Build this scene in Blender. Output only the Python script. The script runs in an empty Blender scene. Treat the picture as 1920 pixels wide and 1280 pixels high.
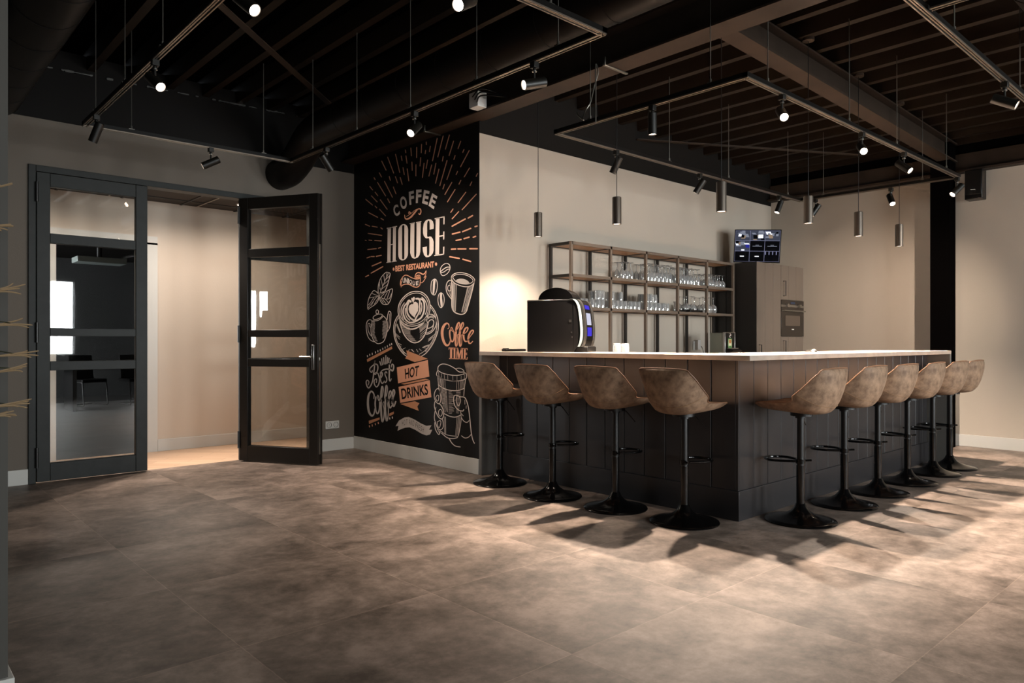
import bpy, math, random
from mathutils import Vector, Matrix, geometry
random.seed(7)
R = math.radians
PI = math.pi
S = bpy.context.scene
COL = S.collection

# ------------------------------------------------------------------ camera
F_PX, CY, CAMH = 1354.6, 640.83, 1.2
YAW = R(47.702)
FW = Vector((math.cos(YAW), math.sin(YAW), 0)); RT = Vector((math.sin(YAW), -math.cos(YAW), 0)); UP = Vector((0, 0, 1))
CAM = Vector((0, 0, CAMH))
cam = bpy.data.cameras.new('camera'); camo = bpy.data.objects.new('camera', cam); COL.objects.link(camo)
cam.sensor_fit = 'HORIZONTAL'; cam.sensor_width = 36; cam.lens = F_PX / 1920 * 36
cam.shift_y = (CY - 640) / 1920; cam.clip_start = .05; cam.clip_end = 100
camo.location = CAM; camo.rotation_euler = (R(90), 0, YAW - R(90))
S.camera = camo

# ------------------------------------------------------------------ world, exposure, window light
S.view_settings.view_transform = 'Standard'; S.view_settings.look = 'None'
S.view_settings.gamma = 1; S.view_settings.use_curve_mapping = False
S.view_settings.exposure = 0.22
W = bpy.data.worlds.new('world'); S.world = W; W.use_nodes = True
W.node_tree.nodes['Background'].inputs[0].default_value = (.75, .82, .9, 1)
W.node_tree.nodes['Background'].inputs[1].default_value = .6

def lamp(name, kind, loc, power, color, target=None, size=None, sizey=None, cone=None, blend=.5, rad=.02, parent=None):
    l = bpy.data.lights.new(name, kind); l.energy = power; l.color = color
    if kind == 'AREA':
        l.shape = 'RECTANGLE'; l.size = size; l.size_y = sizey or size
    elif kind == 'SPOT':
        l.spot_size = R(cone); l.spot_blend = blend; l.shadow_soft_size = rad
    else: l.shadow_soft_size = rad
    o = bpy.data.objects.new(name, l); COL.objects.link(o)
    if parent: o.parent = parent
    o.location = loc
    if target is not None:
        d = Vector(target) - Vector(loc); o.rotation_euler = d.to_track_quat('-Z', 'Y').to_euler()
    return o

DAY = (.92, .97, 1.0)
WARM = (1.0, .83, .68)
PEND_W, SPOT_W, DAY_W = 570, 11, 190
REAR_Y = -3.6
WINX = [-2.15, .4, 2.95, 5.5, 8.05]          # window centres along the rear wall
for x in WINX:
    lamp('daylight', 'AREA', (x, REAR_Y - .45, 1.75), DAY_W * (.6 if x < 1 else .9 if x < 4 else 2.1), DAY, (x, 10, 1.55), 1.3, 1.7)
# bare lamps added to light the corridor and the floor before the doors
for x in (1.42, 2.45, 3.3):
    lamp('corridor_fill', 'SPOT', (x, 7.62, 2.68), 150, (1, .86, .74), (x, 6.7, 0), cone=78, blend=.7, rad=.025)
    lamp('corridor_fill', 'SPOT', (x, 7.75, 2.68), 45, (1, .86, .74), (x, 7.75, 0), cone=165, blend=1, rad=.05)
lamp('meeting_daylight', 'AREA', (-1.3, 14.2, 1.7), 380, DAY, (3, 14.6, .5), 2.4, 1.6)

# ------------------------------------------------------------------ pixel -> place helpers
def ray(u, v): return FW + (u - 960) / F_PX * RT + (CY - v) / F_PX * UP
def onx(u, v, x): d = ray(u, v); return CAM + d * (x / d.x)
def ony(u, v, y): d = ray(u, v); return CAM + d * (y / d.y)
def onz(u, v, z): d = ray(u, v); return CAM + d * ((z - CAMH) / d.z)

# ------------------------------------------------------------------ materials
def lin(c):
    if isinstance(c, str):
        c = [int(c[i:i + 2], 16) / 255 for i in (0, 2, 4)]
        c = [v / 12.92 if v <= .04045 else ((v + .055) / 1.055) ** 2.4 for v in c]
    return (*c[:3], 1)
class NT:
    def __init__(s, name):
        s.m = bpy.data.materials.new(name); s.m.use_nodes = True; s.t = s.m.node_tree
        s.b = s.t.nodes['Principled BSDF']; s.out = s.t.nodes['Material Output']
    def n(s, typ, **kw):
        n = s.t.nodes.new(typ)
        for k, v in kw.items():
            if k in n.inputs: n.inputs[k].default_value = v
            else: setattr(n, k, v)
        return n
    def l(s, a, ao, b, bi): s.t.links.new(a.outputs[ao], b.inputs[bi])
def mat(name, color, rough=.6, metal=0, spec=.5, noise=None, bump=0, bscale=60, emit=None, estr=0):
    t = NT(name); b = t.b
    b.inputs['Base Color'].default_value = lin(color); b.inputs['Roughness'].default_value = rough
    b.inputs['Metallic'].default_value = metal; b.inputs['Specular IOR Level'].default_value = spec
    if emit is not None:
        b.inputs['Emission Color'].default_value = lin(emit); b.inputs['Emission Strength'].default_value = estr
    if noise:
        c2, sc = noise
        tc = t.n('ShaderNodeTexCoord'); nz = t.n('ShaderNodeTexNoise', Scale=sc, Detail=6.0, Roughness=.62)
        t.l(tc, 'Object', nz, 'Vector')
        rp = t.n('ShaderNodeValToRGB'); rp.color_ramp.elements[0].position = .36; rp.color_ramp.elements[1].position = .64
        rp.color_ramp.elements[0].color = lin(color); rp.color_ramp.elements[1].color = lin(c2)
        t.l(nz, 'Fac', rp, 'Fac'); t.l(rp, 'Color', b, 'Base Color')
    if bump:
        tc = t.n('ShaderNodeTexCoord'); nz = t.n('ShaderNodeTexNoise', Scale=bscale, Detail=4.0)
        t.l(tc, 'Object', nz, 'Vector'); bp = t.n('ShaderNodeBump', Strength=bump, Distance=.01)
        t.l(nz, 'Fac', bp, 'Height'); t.l(bp, 'Normal', b, 'Normal')
    return t.m
def emat(name, color, strength):
    t = NT(name); t.t.nodes.remove(t.b)
    e = t.n('ShaderNodeEmission', Color=lin(color), Strength=strength); t.l(e, 0, t.out, 0); return t.m
def glassmat(name, tint=(1, 1, 1), base=.02, diff=0):
    t = NT(name); t.t.nodes.remove(t.b)
    tr = t.n('ShaderNodeBsdfTransparent', Color=(*tint, 1)); gl = t.n('ShaderNodeBsdfGlossy', Roughness=.02)
    fr = t.n('ShaderNodeFresnel', IOR=1.5); ad = t.n('ShaderNodeMath', operation='ADD'); ad.inputs[1].default_value = base
    t.l(fr, 0, ad, 0); mx = t.n('ShaderNodeMixShader'); t.l(ad, 0, mx, 0); t.l(tr, 0, mx, 1); t.l(gl, 0, mx, 2)
    if diff:
        df = t.n('ShaderNodeBsdfDiffuse', Color=(.9, .9, .9, 1)); m2 = t.n('ShaderNodeMixShader', Fac=diff)
        t.l(mx, 0, m2, 1); t.l(df, 0, m2, 2); mx = m2
    t.l(mx, 0, t.out, 0); return t.m

def floor_mat():
    t = NT('floor_tile'); tc = t.n('ShaderNodeTexCoord')
    mp = t.n('ShaderNodeMapping'); mp.inputs['Location'].default_value = (-.21 + 9.15, -.07 + 9.15, 0)
    t.l(tc, 'Object', mp, 'Vector')
    br = t.n('ShaderNodeTexBrick', offset=0.0, offset_frequency=1, squash=1.0)
    br.inputs['Color1'].default_value = (.78, .78, .78, 1); br.inputs['Color2'].default_value = (1.12, 1.12, 1.12, 1)
    br.inputs['Mortar'].default_value = (1.35, 1.33, 1.3, 1)
    for k, v in (('Scale', 1), ('Mortar Size', .0022), ('Mortar Smooth', .2), ('Bias', 0), ('Brick Width', .915), ('Row Height', .915)): br.inputs[k].default_value = v
    t.l(mp, 'Vector', br, 'Vector')
    # the cloudy pattern differs from tile to tile
    sn = t.n('ShaderNodeVectorMath', operation='SNAP'); sn.inputs[1].default_value = (.915, .915, .915); t.l(mp, 'Vector', sn, 0)
    wn = t.n('ShaderNodeTexWhiteNoise', noise_dimensions='3D'); t.l(sn, 0, wn, 'Vector')
    sc = t.n('ShaderNodeVectorMath', operation='MULTIPLY_ADD'); sc.inputs[1].default_value = (7, 7, 7)
    t.l(wn, 'Color', sc, 0); t.l(tc, 'Object', sc, 2)
    n1 = t.n('ShaderNodeTexNoise', Scale=2.6, Detail=9.0, Roughness=.68, Distortion=.25); t.l(sc, 0, n1, 'Vector')
    n2 = t.n('ShaderNodeTexNoise', Scale=14.0, Detail=8.0, Roughness=.7); t.l(sc, 0, n2, 'Vector')
    mx = t.n('ShaderNodeMath', operation='MULTIPLY_ADD'); mx.inputs[1].default_value = .45
    t.l(n2, 'Fac', mx, 0); t.l(n1, 'Fac', mx, 2)
    rp = t.n('ShaderNodeValToRGB'); cr = rp.color_ramp
    cr.elements[0].position = .55; cr.elements[0].color = lin('54483f'); cr.elements[1].position = .90; cr.elements[1].color = lin('a08d81')
    e = cr.elements.new(.72); e.color = lin('7b6c61')
    t.l(mx, 0, rp, 'Fac')
    ml = t.n('ShaderNodeMix', data_type='RGBA', blend_type='MULTIPLY'); ml.inputs[0].default_value = 1
    t.t.links.new(rp.outputs['Color'], ml.inputs[6]); t.t.links.new(br.outputs['Color'], ml.inputs[7])
    t.t.links.new(ml.outputs[2], t.b.inputs['Base Color'])
    t.b.inputs['Roughness'].default_value = .48; t.b.inputs['Specular IOR Level'].default_value = .35
    bp = t.n('ShaderNodeBump', Strength=.25, Distance=.003); t.l(n2, 'Fac', bp, 'Height'); t.l(bp, 'Normal', t.b, 'Normal')
    return t.m
def wood_mat(name, c1, c2, bw=.6, rh=.12, rough=.45):
    t = NT(name); tc = t.n('ShaderNodeTexCoord')
    mp = t.n('ShaderNodeMapping'); mp.inputs['Rotation'].default_value = (0, 0, R(45)); t.l(tc, 'Object', mp, 'Vector')
    br = t.n('ShaderNodeTexBrick', offset=.5); br.inputs['Color1'].default_value = lin(c1); br.inputs['Color2'].default_value = lin(c2)
    br.inputs['Mortar'].default_value = lin('6f5443')
    for k, v in (('Scale', 1), ('Mortar Size', .0015), ('Brick Width', bw), ('Row Height', rh)): br.inputs[k].default_value = v
    t.l(mp, 'Vector', br, 'Vector'); t.l(br, 'Color', t.b, 'Base Color'); t.b.inputs['Roughness'].default_value = rough
    return t.m

M = dict(
    floor=floor_mat(),
    wood_floor=wood_mat('oak_floor', 'b8977c', 'c9a98d'),
    dark_floor=mat('dark_vinyl', '3a3a3a', .35, noise=('4b4b4a', 3)),
    beige=mat('beige_wall_paint', 'b4a99b', .75, bump=.08, bscale=90),
    taupe=mat('taupe_wall_paint', '6a6157', .75, bump=.08, bscale=90),
    darkwall=mat('dark_grey_paint', '151311', .7, spec=.12, bump=.06),
    pale=mat('pale_wall_paint', 'cdbfb0', .75, bump=.06),
    stub=mat('grey_stub_wall', '43403b', .75), foil=mat('silver_foil', '8f8d88', .3, 1),
    black_wall=mat('black_wallpaper', '0d0b0a', .5, spec=.15, noise=('14110f', 4)),
    white=mat('white_gloss_paint', 'c8c6c0', .4),
    roof=mat('black_roof_deck', '0f0c0a', .55, spec=.12),
    steel=mat('black_steel_paint', '362c25', .5, spec=.12, noise=('2e2620', 5)),
    rib=mat('roof_rib_lit_tone', '211a14', .5, spec=.12), near_black=mat('near_black_matte', '060505', .9, spec=0),  # on the deck these tones stand for lit ribs and shaded valleys
    duct=mat('black_duct_paint', '120e0b', .42, spec=.12),
    frame=mat('charcoal_door_frame', '1d1f1d', .5, spec=.3, noise=('242624', 9)),
    frame_dark=mat('dark_door_frame', '17130f', .4),
    black=mat('black_metal', '0c0b0b', .35, .0),
    blackgloss=mat('glossy_black_metal', '0b0a0a', .16, .3),
    hinge=mat('black_hinge', '070707', .4),
    chrome=mat('brushed_steel', 'b5b2ad', .28, 1),
    rod=mat('zinc_rod', '8f8b82', .35, 1),
    rail=mat('black_track', '0f0d0b', .4, spec=.2),
    railin=mat('track_channel', '8d8174', .35, .8),
    spot_black=mat('spot_black', '15130f', .42, .2),
    pend=mat('anthracite_pendant', '5a524a', .34, .7),
    bar=mat('charcoal_bar_panel', '262425', .36, spec=.4, noise=('2b292a', 2)),
    bar_black=mat('black_bar_panel', '262425', .36, spec=.4, noise=('2b292a', 2)),
    concrete=mat('concrete_worktop', '8f8378', .5, noise=('a3978b', 6), bump=.05),
    worktop_leg=mat('grey_end_panel', '5b5854', .5, noise=('66625d', 3)),
    leather=mat('brown_suede', '66503f', .62, spec=.3, noise=('957a63', 15), bump=.15, bscale=140),
    piping=mat('tan_piping', '6b4a33', .5),
    stitch=mat('seam_thread', '8a6a4c', .6),
    taupe_door=mat('taupe_cabinet', '665a4f', .55),
    cab_side=mat('black_cabinet_side', '1a1816', .45),
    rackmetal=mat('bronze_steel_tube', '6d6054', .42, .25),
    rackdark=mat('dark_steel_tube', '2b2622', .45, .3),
    oak=mat('oak_shelf_board', 'a07a5a', .55, noise=('b58d6b', 12)),
    glass=glassmat('drinking_glass', (.97, .97, .96), .14, .16),  # white diffuse share stands in for bright reflections
    pane=glassmat('window_pane', (.96, .96, .95), .02),
    ovenglass=mat('oven_glass', '4a4038', .08),
    ovenpanel=mat('oven_panel', '231d19', .2),
    tea=mat('tea_stainless', '8f9389', .3, .7),
    plastic=mat('black_plastic', '0c0b0b', .35, spec=.3),
    greyplastic=mat('grey_plastic', '8c9490', .35),
    whiteplastic=mat('white_plastic', 'd8d6d2', .4),
    outlet_dark=mat('socket_recess', '5a5a58', .5),
    leaf=mat('dark_green_leaf', '1d2413', .5, noise=('2c331b', 9)),
    leaftip=mat('dry_leaf_fibre', '8a7355', .7),
    pot=mat('grey_planter', '4b4a48', .6), soil=mat('soil', '2a1d14', .9),
    ceil_tile=mat('dark_ceiling_tile', '2a211b', .7),
    tbar=mat('ceiling_tee', '14100d', .5), 
    tbar_light=mat('bright_ceiling_tee', 'b5aaa0', .4),
    chalk=mat('mural_white', 'ddd0c8', .7), grey=mat('mural_grey', 'b9b0aa', .7), copper=mat('mural_copper', 'dd9f80', .7),
    copper2=mat('mural_copper_dark', 'c58a66', .7), ink=mat('mural_black', '0d0b0a', .6, spec=.15),
    lens=emat('lit_lens', 'ffe6cf', 22), lens_off=mat('dark_lens', '2a2420', .2), pendlens=emat('pendant_lens', 'ffe3cc', 5),
    curtain=mat('sequinned_black_wall', '0f0f0f', .28, .3, bump=1.0, bscale=160),
    screen_white=emat('screen_white', 'd8dbe6', 1.6), screen_grey=emat('screen_grey', '8b90a0', .7), screen_dim=emat('screen_dim', '4c5060', .6),
    screen_black=mat('screen_black', '08080a', .12, emit='0a0a0f', estr=.3), screen_tan=emat('screen_tan', 'a08a74', .7), screen_blue=emat('screen_blue', '2b2f9a', .8),
    screen_line=emat('screen_line', '9a9cc0', .6),
    display=emat('machine_display', '4b3fd8', .9), display_w=emat('machine_display_white', 'dcdcf0', .8),
    green=mat('printed_green', '3f7a38', .5), cream=mat('printed_cream', 'd9cdb0', .5), orange=mat('printed_orange', 'b0703a', .5),
)

# ------------------------------------------------------------------ mesh builder
class MB:
    def __init__(s): s.v = []; s.f = []; s.mi = []; s.mats = []
    def _m(s, m):
        m = M[m] if isinstance(m, str) else m
        if m not in s.mats: s.mats.append(m)
        return s.mats.index(m)
    def add(s, vs, fs, m=None, mtx=None):
        k = len(s.v); s.v += [tuple(mtx @ Vector(v)) if mtx else tuple(v) for v in vs]
        s.f += [tuple(i + k for i in f) for f in fs]; s.mi += [s._m(m) if m else 0] * len(fs); return s
    def box(s, a, b, m=None, mtx=None):
        x0, y0, z0 = a; x1, y1, z1 = b
        if x0 > x1: x0, x1 = x1, x0
        if y0 > y1: y0, y1 = y1, y0
        if z0 > z1: z0, z1 = z1, z0
        return s.add([(x0, y0, z0), (x1, y0, z0), (x1, y1, z0), (x0, y1, z0), (x0, y0, z1), (x1, y0, z1), (x1, y1, z1), (x0, y1, z1)],
              [(3, 2, 1, 0), (4, 5, 6, 7), (0, 1, 5, 4), (1, 2, 6, 5), (2, 3, 7, 6), (3, 0, 4, 7)], m, mtx)
    def tube(s, pts, r, n=10, m=None, closed=False, cap=True, mtx=None):
        pts = [Vector(p) for p in pts]; rs = r if isinstance(r, (list, tuple)) else [r] * len(pts); N = len(pts); vs = []; up = None
        for i, p in enumerate(pts):
            a = pts[i - 1] if (i or closed) else p; b = pts[(i + 1) % N] if (i < N - 1 or closed) else p
            d = (b - a).normalized()
            if up is None: up = d.orthogonal().normalized()
            up = (up - d * up.dot(d)).normalized(); q = d.cross(up)
            for j in range(n):
                t = 2 * PI * j / n; vs.append(p + (up * math.cos(t) + q * math.sin(t)) * rs[i])
        fs = []
        for i in range(N if closed else N - 1):
            for j in range(n):
                a = i * n + j; b = i * n + (j + 1) % n; c = ((i + 1) % N) * n + (j + 1) % n; d = ((i + 1) % N) * n + j
                fs.append((a, b, c, d))
        if cap and not closed: fs += [tuple(range(n))[::-1], tuple(range((N - 1) * n, N * n))]
        return s.add(vs, fs, m, mtx)
    def cyl(s, a, b, r, n=16, m=None, r2=None, mtx=None): return s.tube([a, b], [r, r if r2 is None else r2], n, m, mtx=mtx)
    def lathe(s, prof, n=24, m=None, mtx=None, cap0=True, cap1=True):
        vs = []; fs = []; k = len(prof)
        for r, z in prof:
            for j in range(n): t = 2 * PI * j / n; vs.append((r * math.cos(t), r * math.sin(t), z))
        for i in range(k - 1):
            for j in range(n): fs.append((i * n + j, i * n + (j + 1) % n, (i + 1) * n + (j + 1) % n, (i + 1) * n + j))
        if cap0: fs.append(tuple(range(n))[::-1])
        if cap1: fs.append(tuple(range((k - 1) * n, k * n)))
        return s.add(vs, fs, m, mtx)
    def prism(s, poly, ax, a, b, m=None, mtx=None):
        # poly: list of 2d points; extruded along axis ax from a to b
        def P(p, h): return {0: (h, p[0], p[1]), 1: (p[0], h, p[1]), 2: (p[0], p[1], h)}[ax]
        n = len(poly); vs = [P(p, a) for p in poly] + [P(p, b) for p in poly]
        fs = [(i, (i + 1) % n, n + (i + 1) % n, n + i) for i in range(n)]
        tri = geometry.tessellate_polygon([[Vector((*p, 0)) for p in poly]])
        fs += [tuple(t) for t in tri] + [tuple(i + n for i in t[::-1]) for t in tri]
        return s.add(vs, fs, m, mtx)
    def grid(s, rows, m=None, flip=False):
        k = len(rows[0]); vs = [p for r in rows for p in r]; fs = []
        for i in range(len(rows) - 1):
            for j in range(k - 1):
                f = (i * k + j, i * k + j + 1, (i + 1) * k + j + 1, (i + 1) * k + j); fs.append(f[::-1] if flip else f)
        return s.add(vs, fs, m)
    def build(s, name, m=None, parent=None, bevel=0, smooth=True, angle=35):
        me = bpy.data.meshes.new(name); me.from_pydata(s.v, [], s.f)
        if m is not None and not s.mats: s.mats = [M[m] if isinstance(m, str) else m]
        for x in s.mats: me.materials.append(x)
        if len(s.mats) > 1: me.polygons.foreach_set('material_index', s.mi)
        me.validate(); me.update()
        import bmesh
        bm = bmesh.new(); bm.from_mesh(me); bmesh.ops.recalc_face_normals(bm, faces=bm.faces); bm.to_mesh(me); bm.free()
        if smooth:
            me.polygons.foreach_set('use_smooth', [True] * len(me.polygons)); me.set_sharp_from_angle(angle=R(angle))
        o = bpy.data.objects.new(name, me); COL.objects.link(o)
        if parent: o.parent = parent
        if bevel:
            b = o.modifiers.new('bevel', 'BEVEL'); b.width = bevel; b.segments = 2; b.limit_method = 'ANGLE'; b.angle_limit = R(40)
        return o
def tag(o, label=None, cat=None, group=None, kind=None):
    if label: o['label'] = label
    if cat: o['category'] = cat
    if group: o['group'] = group
    if kind: o['kind'] = kind
    return o
def empty(name, loc=(0, 0, 0), rz=0, label=None, cat=None, group=None):
    o = bpy.data.objects.new(name, None); COL.objects.link(o); o.location = loc; o.rotation_euler = (0, 0, rz); o.empty_display_size = .1
    return tag(o, label, cat, group)
def struct(o): o['kind'] = 'structure'; return o
def copy_tree(o, parent=None):
    c = o.copy(); COL.objects.link(c)
    if parent: c.parent = parent
    for ch in list(o.children): copy_tree(ch, c)
    return c
def spl(pts, k=6, closed=False):
    pts = [tuple(p) for p in pts]; n = len(pts)
    if n < 3: return pts
    out = []
    for i in range(n if closed else n - 1):
        g = lambda j: pts[j % n] if closed else pts[max(0, min(n - 1, j))]
        p0, p1, p2, p3 = g(i - 1), g(i), g(i + 1), g(i + 2)
        for q in range(k):
            t = q / k
            out.append(tuple(.5 * (2 * b + (c - a) * t + (2 * a - 5 * b + 4 * c - d) * t * t + (3 * b - a - 3 * c + d) * t ** 3) for a, b, c, d in zip(p0, p1, p2, p3)))
    if not closed: out.append(pts[-1])
    return out

# ------------------------------------------------------------------ the setting
MX = 4.18            # mural wall plane
BY = 5.03            # wall behind the bar
DY = 7.25            # wall with the glass doors
RX = 9.47            # right wall
CW = 8.48            # corridor far wall
ZT = 3.09            # top of the pale paint
def deckz(x): return 3.60 if x < 5 else 3.60 - .028 * (x - 5)

struct(MB().box((-3.2, REAR_Y - .2, -.1), (RX + .2, DY + .06, 0)).build('floor', 'floor'))
struct(MB().box((-3.2, DY + .06, -.1), (4.6, CW + .06, 0)).build('floor_corridor', 'wood_floor'))
struct(MB().box((-1.6, CW + .06, -.1), (5.6, 17, 0)).build('floor_meeting_room', 'dark_floor'))
# wall with the doors: opening x 1.08..2.96, z 0..2.70
w = MB(); w.box((-3.1, DY, 0), (1.085, DY + .12, 3.1)); w.box((3.715, DY, 0), (MX + .02, DY + .12, 3.1)); w.box((1.085, DY, 2.70), (3.715, DY + .12, 3.1))
struct(w.build('wall_door', 'taupe'))
struct(MB().box((-3.1, DY + .005, 3.1), (MX + .02, DY + .12, 3.72)).build('wall_door_upper', 'roof'))
struct(MB().box((MX, BY + .12, 0), (MX + .14, DY + .12, 3.72)).build('wall_mural', 'taupe'))
struct(MB().box((MX, BY, 0), (RX + .1, BY + .12, ZT)).build('wall_bar', 'beige'))
struct(MB().box((MX, BY, ZT), (RX + .1, BY + .12, 3.72)).build('wall_bar_upper', 'darkwall'))
struct(MB().box((RX, REAR_Y, 0), (RX + .12, BY, 3.14)).build('wall_right', 'beige'))
struct(MB().box((RX - .01, REAR_Y, 3.14), (RX + .12, BY, 3.72)).build('wall_right_upper', 'near_black'))
struct(MB().box((RX - .13, REAR_Y, 3.14), (RX - .01, BY - .01, 3.165)).box((RX - .05, REAR_Y, 3.165), (RX - .035, BY - .01, 3.36)).build('trim_1', 'steel'))
struct(MB().box((-3.2, REAR_Y, 0), (-3.08, DY, 3.72)).build('wall_left', 'darkwall'))
# rear wall with windows behind the camera
w = MB(); zs0, zs1 = .9, 2.55; prev = -3.1
for x in WINX:
    w.box((prev, REAR_Y - .15, 0), (x - .65, REAR_Y, 3.72)); w.box((x - .65, REAR_Y - .15, 0), (x + .65, REAR_Y, zs0)); w.box((x - .65, REAR_Y - .15, zs1), (x + .65, REAR_Y, 3.72)); prev = x + .65
w.box((prev, REAR_Y - .15, 0), (RX + .12, REAR_Y, 3.72)); struct(w.build('wall_rear', 'darkwall'))
for i, x in enumerate(WINX):
    w = MB()
    for xx in (x - .65, x + .61): w.box((xx, REAR_Y - .12, zs0), (xx + .04, REAR_Y - .04, zs1))
    if abs(x - 2.95) > .1:
        for k in range(1, 4): w.box((x - .65 + .325 * k - .05, REAR_Y - .10, zs0), (x - .65 + .325 * k + .05, REAR_Y - .06, zs1))
    for zz in (zs0, zs1 - .04): w.box((x - .65, REAR_Y - .12, zz), (x + .65, REAR_Y - .04, zz + .04))
    fr = struct(w.build('window_%d' % (i + 1), 'frame'))
    MB().box((x - .62, REAR_Y - .085, zs0 + .03), (x + .62, REAR_Y - .079, zs1 - .03)).build('pane', 'pane', fr)
# corridor
w = MB(); w.box((-3.1, CW, 0), (1.44, CW + .1, 2.9)); w.box((2.39, CW, 0), (4.7, CW + .1, 2.9)); w.box((1.44, CW, 2.28), (2.39, CW + .1, 2.9)); struct(w.build('wall_corridor', 'pale'))
w = MB(); w.box((1.41, CW - .012, 0), (1.5, CW + .11, 2.28)); w.box((2.35, CW - .012, 0), (2.455, CW + .11, 2.28)); w.box((1.41, CW - .012, 2.26), (2.455, CW + .11, 2.35)); struct(w.build('trim_2', 'white'))
struct(MB().box((4.55, DY + .12, 0), (4.65, CW, 2.9)).build('wall_corridor_end', 'pale'))
struct(MB().box((-3.2, DY, 0), (-3.1, CW, 2.9)).build('wall_corridor_start', 'pale'))
struct(MB().box((-3.1, DY + .12, 2.735), (4.6, CW, 2.80)).build('ceiling_corridor', 'ceil_tile'))
w = MB()
for x in [-.9 + .6 * i for i in range(9)]: w.box((x - .012, DY + .13, 2.728), (x + .012, CW, 2.736))
w.box((-3, CW - .3, 2.729), (4.55, CW - .285, 2.736)); struct(w.build('trim_3', 'tbar'))
w = MB()
for x in (1.96, 2.86): w.box((x - .006, DY + .25, 2.722), (x + .006, CW - .05, 2.728))
struct(w.build('trim_4', 'tbar_light'))
bb = MB().box((2.456, CW - .015, 0), (4.55, CW, .13)); struct(bb.build('baseboard_corridor', 'white', bevel=.003))
# meeting room shell
struct(MB().box((-1.6, 16.4, 0), (5.6, 16.5, 3)).build('wall_meeting_far', 'curtain'))
struct(MB().box((5.5, CW + .1, 0), (5.6, 16.4, 3)).build('wall_meeting_right', 'curtain'))
struct(MB().box((-1.6, CW + .1, 0), (-1.5, 16.4, 3)).build('wall_meeting_left', 'darkwall'))
struct(MB().box((-1.6, CW + .1, 2.85), (5.6, 16.5, 2.95)).build('ceiling_meeting_room', 'roof'))
# stub wall at the left edge of the view
struct(MB().box((-1.3, 2.79, 0), (.362, 2.97, 3.6)).build('wall_front', 'stub'))
struct(MB().box((-1.3, 2.772, 0), (.378, 2.985, .13)).build('baseboard_front', 'white', bevel=.003))
# baseboards
struct(MB().box((-3.08, DY - .014, 0), (1.08, DY, .13)).build('baseboard_door_left', 'white', bevel=.003))
struct(MB().box((3.725, DY - .014, 0), (MX, DY, .13)).build('baseboard_door_right', 'white', bevel=.003))
struct(MB().box((MX - .014, BY, 0), (MX, DY - .014, .14)).build('baseboard_mural', 'white', bevel=.003))
struct(MB().box((RX - .014, REAR_Y, 0), (RX, 2.85, .135)).build('baseboard_right', 'white', bevel=.003))

# roof deck: trapezoidal ribs running along y
pit, x0 = .33, 5.181 - .33 * 26
prof = []
i = 0
while x0 + pit * i < RX + .3:
    x = x0 + pit * i
    for dx, dz in ((-.032, 0), (.032, 0), (.042, .16), (.288, .16)): prof.append((x + dx, deckz(x + dx) + dz))
    i += 1
d = MB(); ya, yb = REAR_Y - .2, DY + .15
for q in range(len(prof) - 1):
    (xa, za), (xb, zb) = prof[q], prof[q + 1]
    d.add([(xa, ya, za), (xb, ya, zb), (xb, yb, zb), (xa, yb, za)], [(0, 1, 2, 3)], 'near_black' if q % 4 == 2 else 'rib')  # lit rib stripes and valley shade put into the colour
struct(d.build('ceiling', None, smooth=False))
struct(MB().box((-3.3, REAR_Y - .3, 3.80), (RX + .4, DY + .3, 3.85)).build('ceiling_outer', 'roof'))
fm_ = MB(); rf = random.Random(11); x = 1.15
while x < 3.95:
    L = rf.uniform(.02, .09); z = 3.548 + .026 * (x - 1.15)
    if rf.random() < .62:
        a, b = rf.uniform(.003, .011), rf.uniform(.003, .012)
        fm_.prism([(x, z - a), (x + L * .5, z - b), (x + L, z - a * .6), (x + L, z + b * .7), (x + L * .4, z + a), (x, z + b * .5)], 1, DY - .012, DY + .001)
    x += L
struct(fm_.build('trim_6', 'foil', smooth=False))
# steel beam over the mural and rafter to the column
def ibeam(name, a, b, z0, z1, wd, axis, slope=0):
    # a->b along axis, centre c
    m = MB(); c, p, q = a; tf, tw = .014, .010
    for (lo, hi, half) in ((z0, z0 + tf, wd / 2), (z1 - tf, z1, wd / 2), (z0 + tf, z1 - tf, tw / 2)):
        vs = []
        for t, dz in ((p, 0), (q, slope)):
            for s_, z in ((-half, lo), (half, lo), (half, hi), (-half, hi)):
                vs.append((c + s_, t, z + dz) if axis == 'y' else (t, c + s_, z + dz))
        m.add(vs, [(0, 1, 2, 3), (7, 6, 5, 4), (0, 4, 5, 1), (1, 5, 6, 2), (2, 6, 7, 3), (3, 7, 4, 0)])
    return struct(m.build(name, 'steel', smooth=False))
ibeam('steel_beam_mural', (4.115, REAR_Y, DY), None, 3.2, 3.46, .20, 'y')
ibeam('steel_rafter', (2.755, 4.2, RX - .15), None, 3.385, 3.60, .15, 'x', -.135)
struct(MB().box((9.12, 2.70, 0), (9.32, 2.90, 3.5)).build('column', 'near_black'))
# steel angle clips and braces
def brace(p, q, name):
    p, q = Vector(p), Vector(q); d = (q - p).normalized(); n = d.cross(UP).normalized() * .03
    vs = [p - n, p + n, q + n, q - n]; vs = vs + [v + UP * .008 for v in vs]
    struct(MB().add(vs, [(3, 2, 1, 0), (4, 5, 6, 7), (0, 1, 5, 4), (1, 2, 6, 5), (2, 3, 7, 6), (3, 0, 4, 7)]).build(name, 'steel', smooth=False))
brace((1.70, 4.87, 3.5), (3.7, 6.63, 3.5), 'roof_brace_left'); brace((6.45, 5.02, 3.45), (8.9, 3.55, 3.42), 'roof_brace_right')

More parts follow.
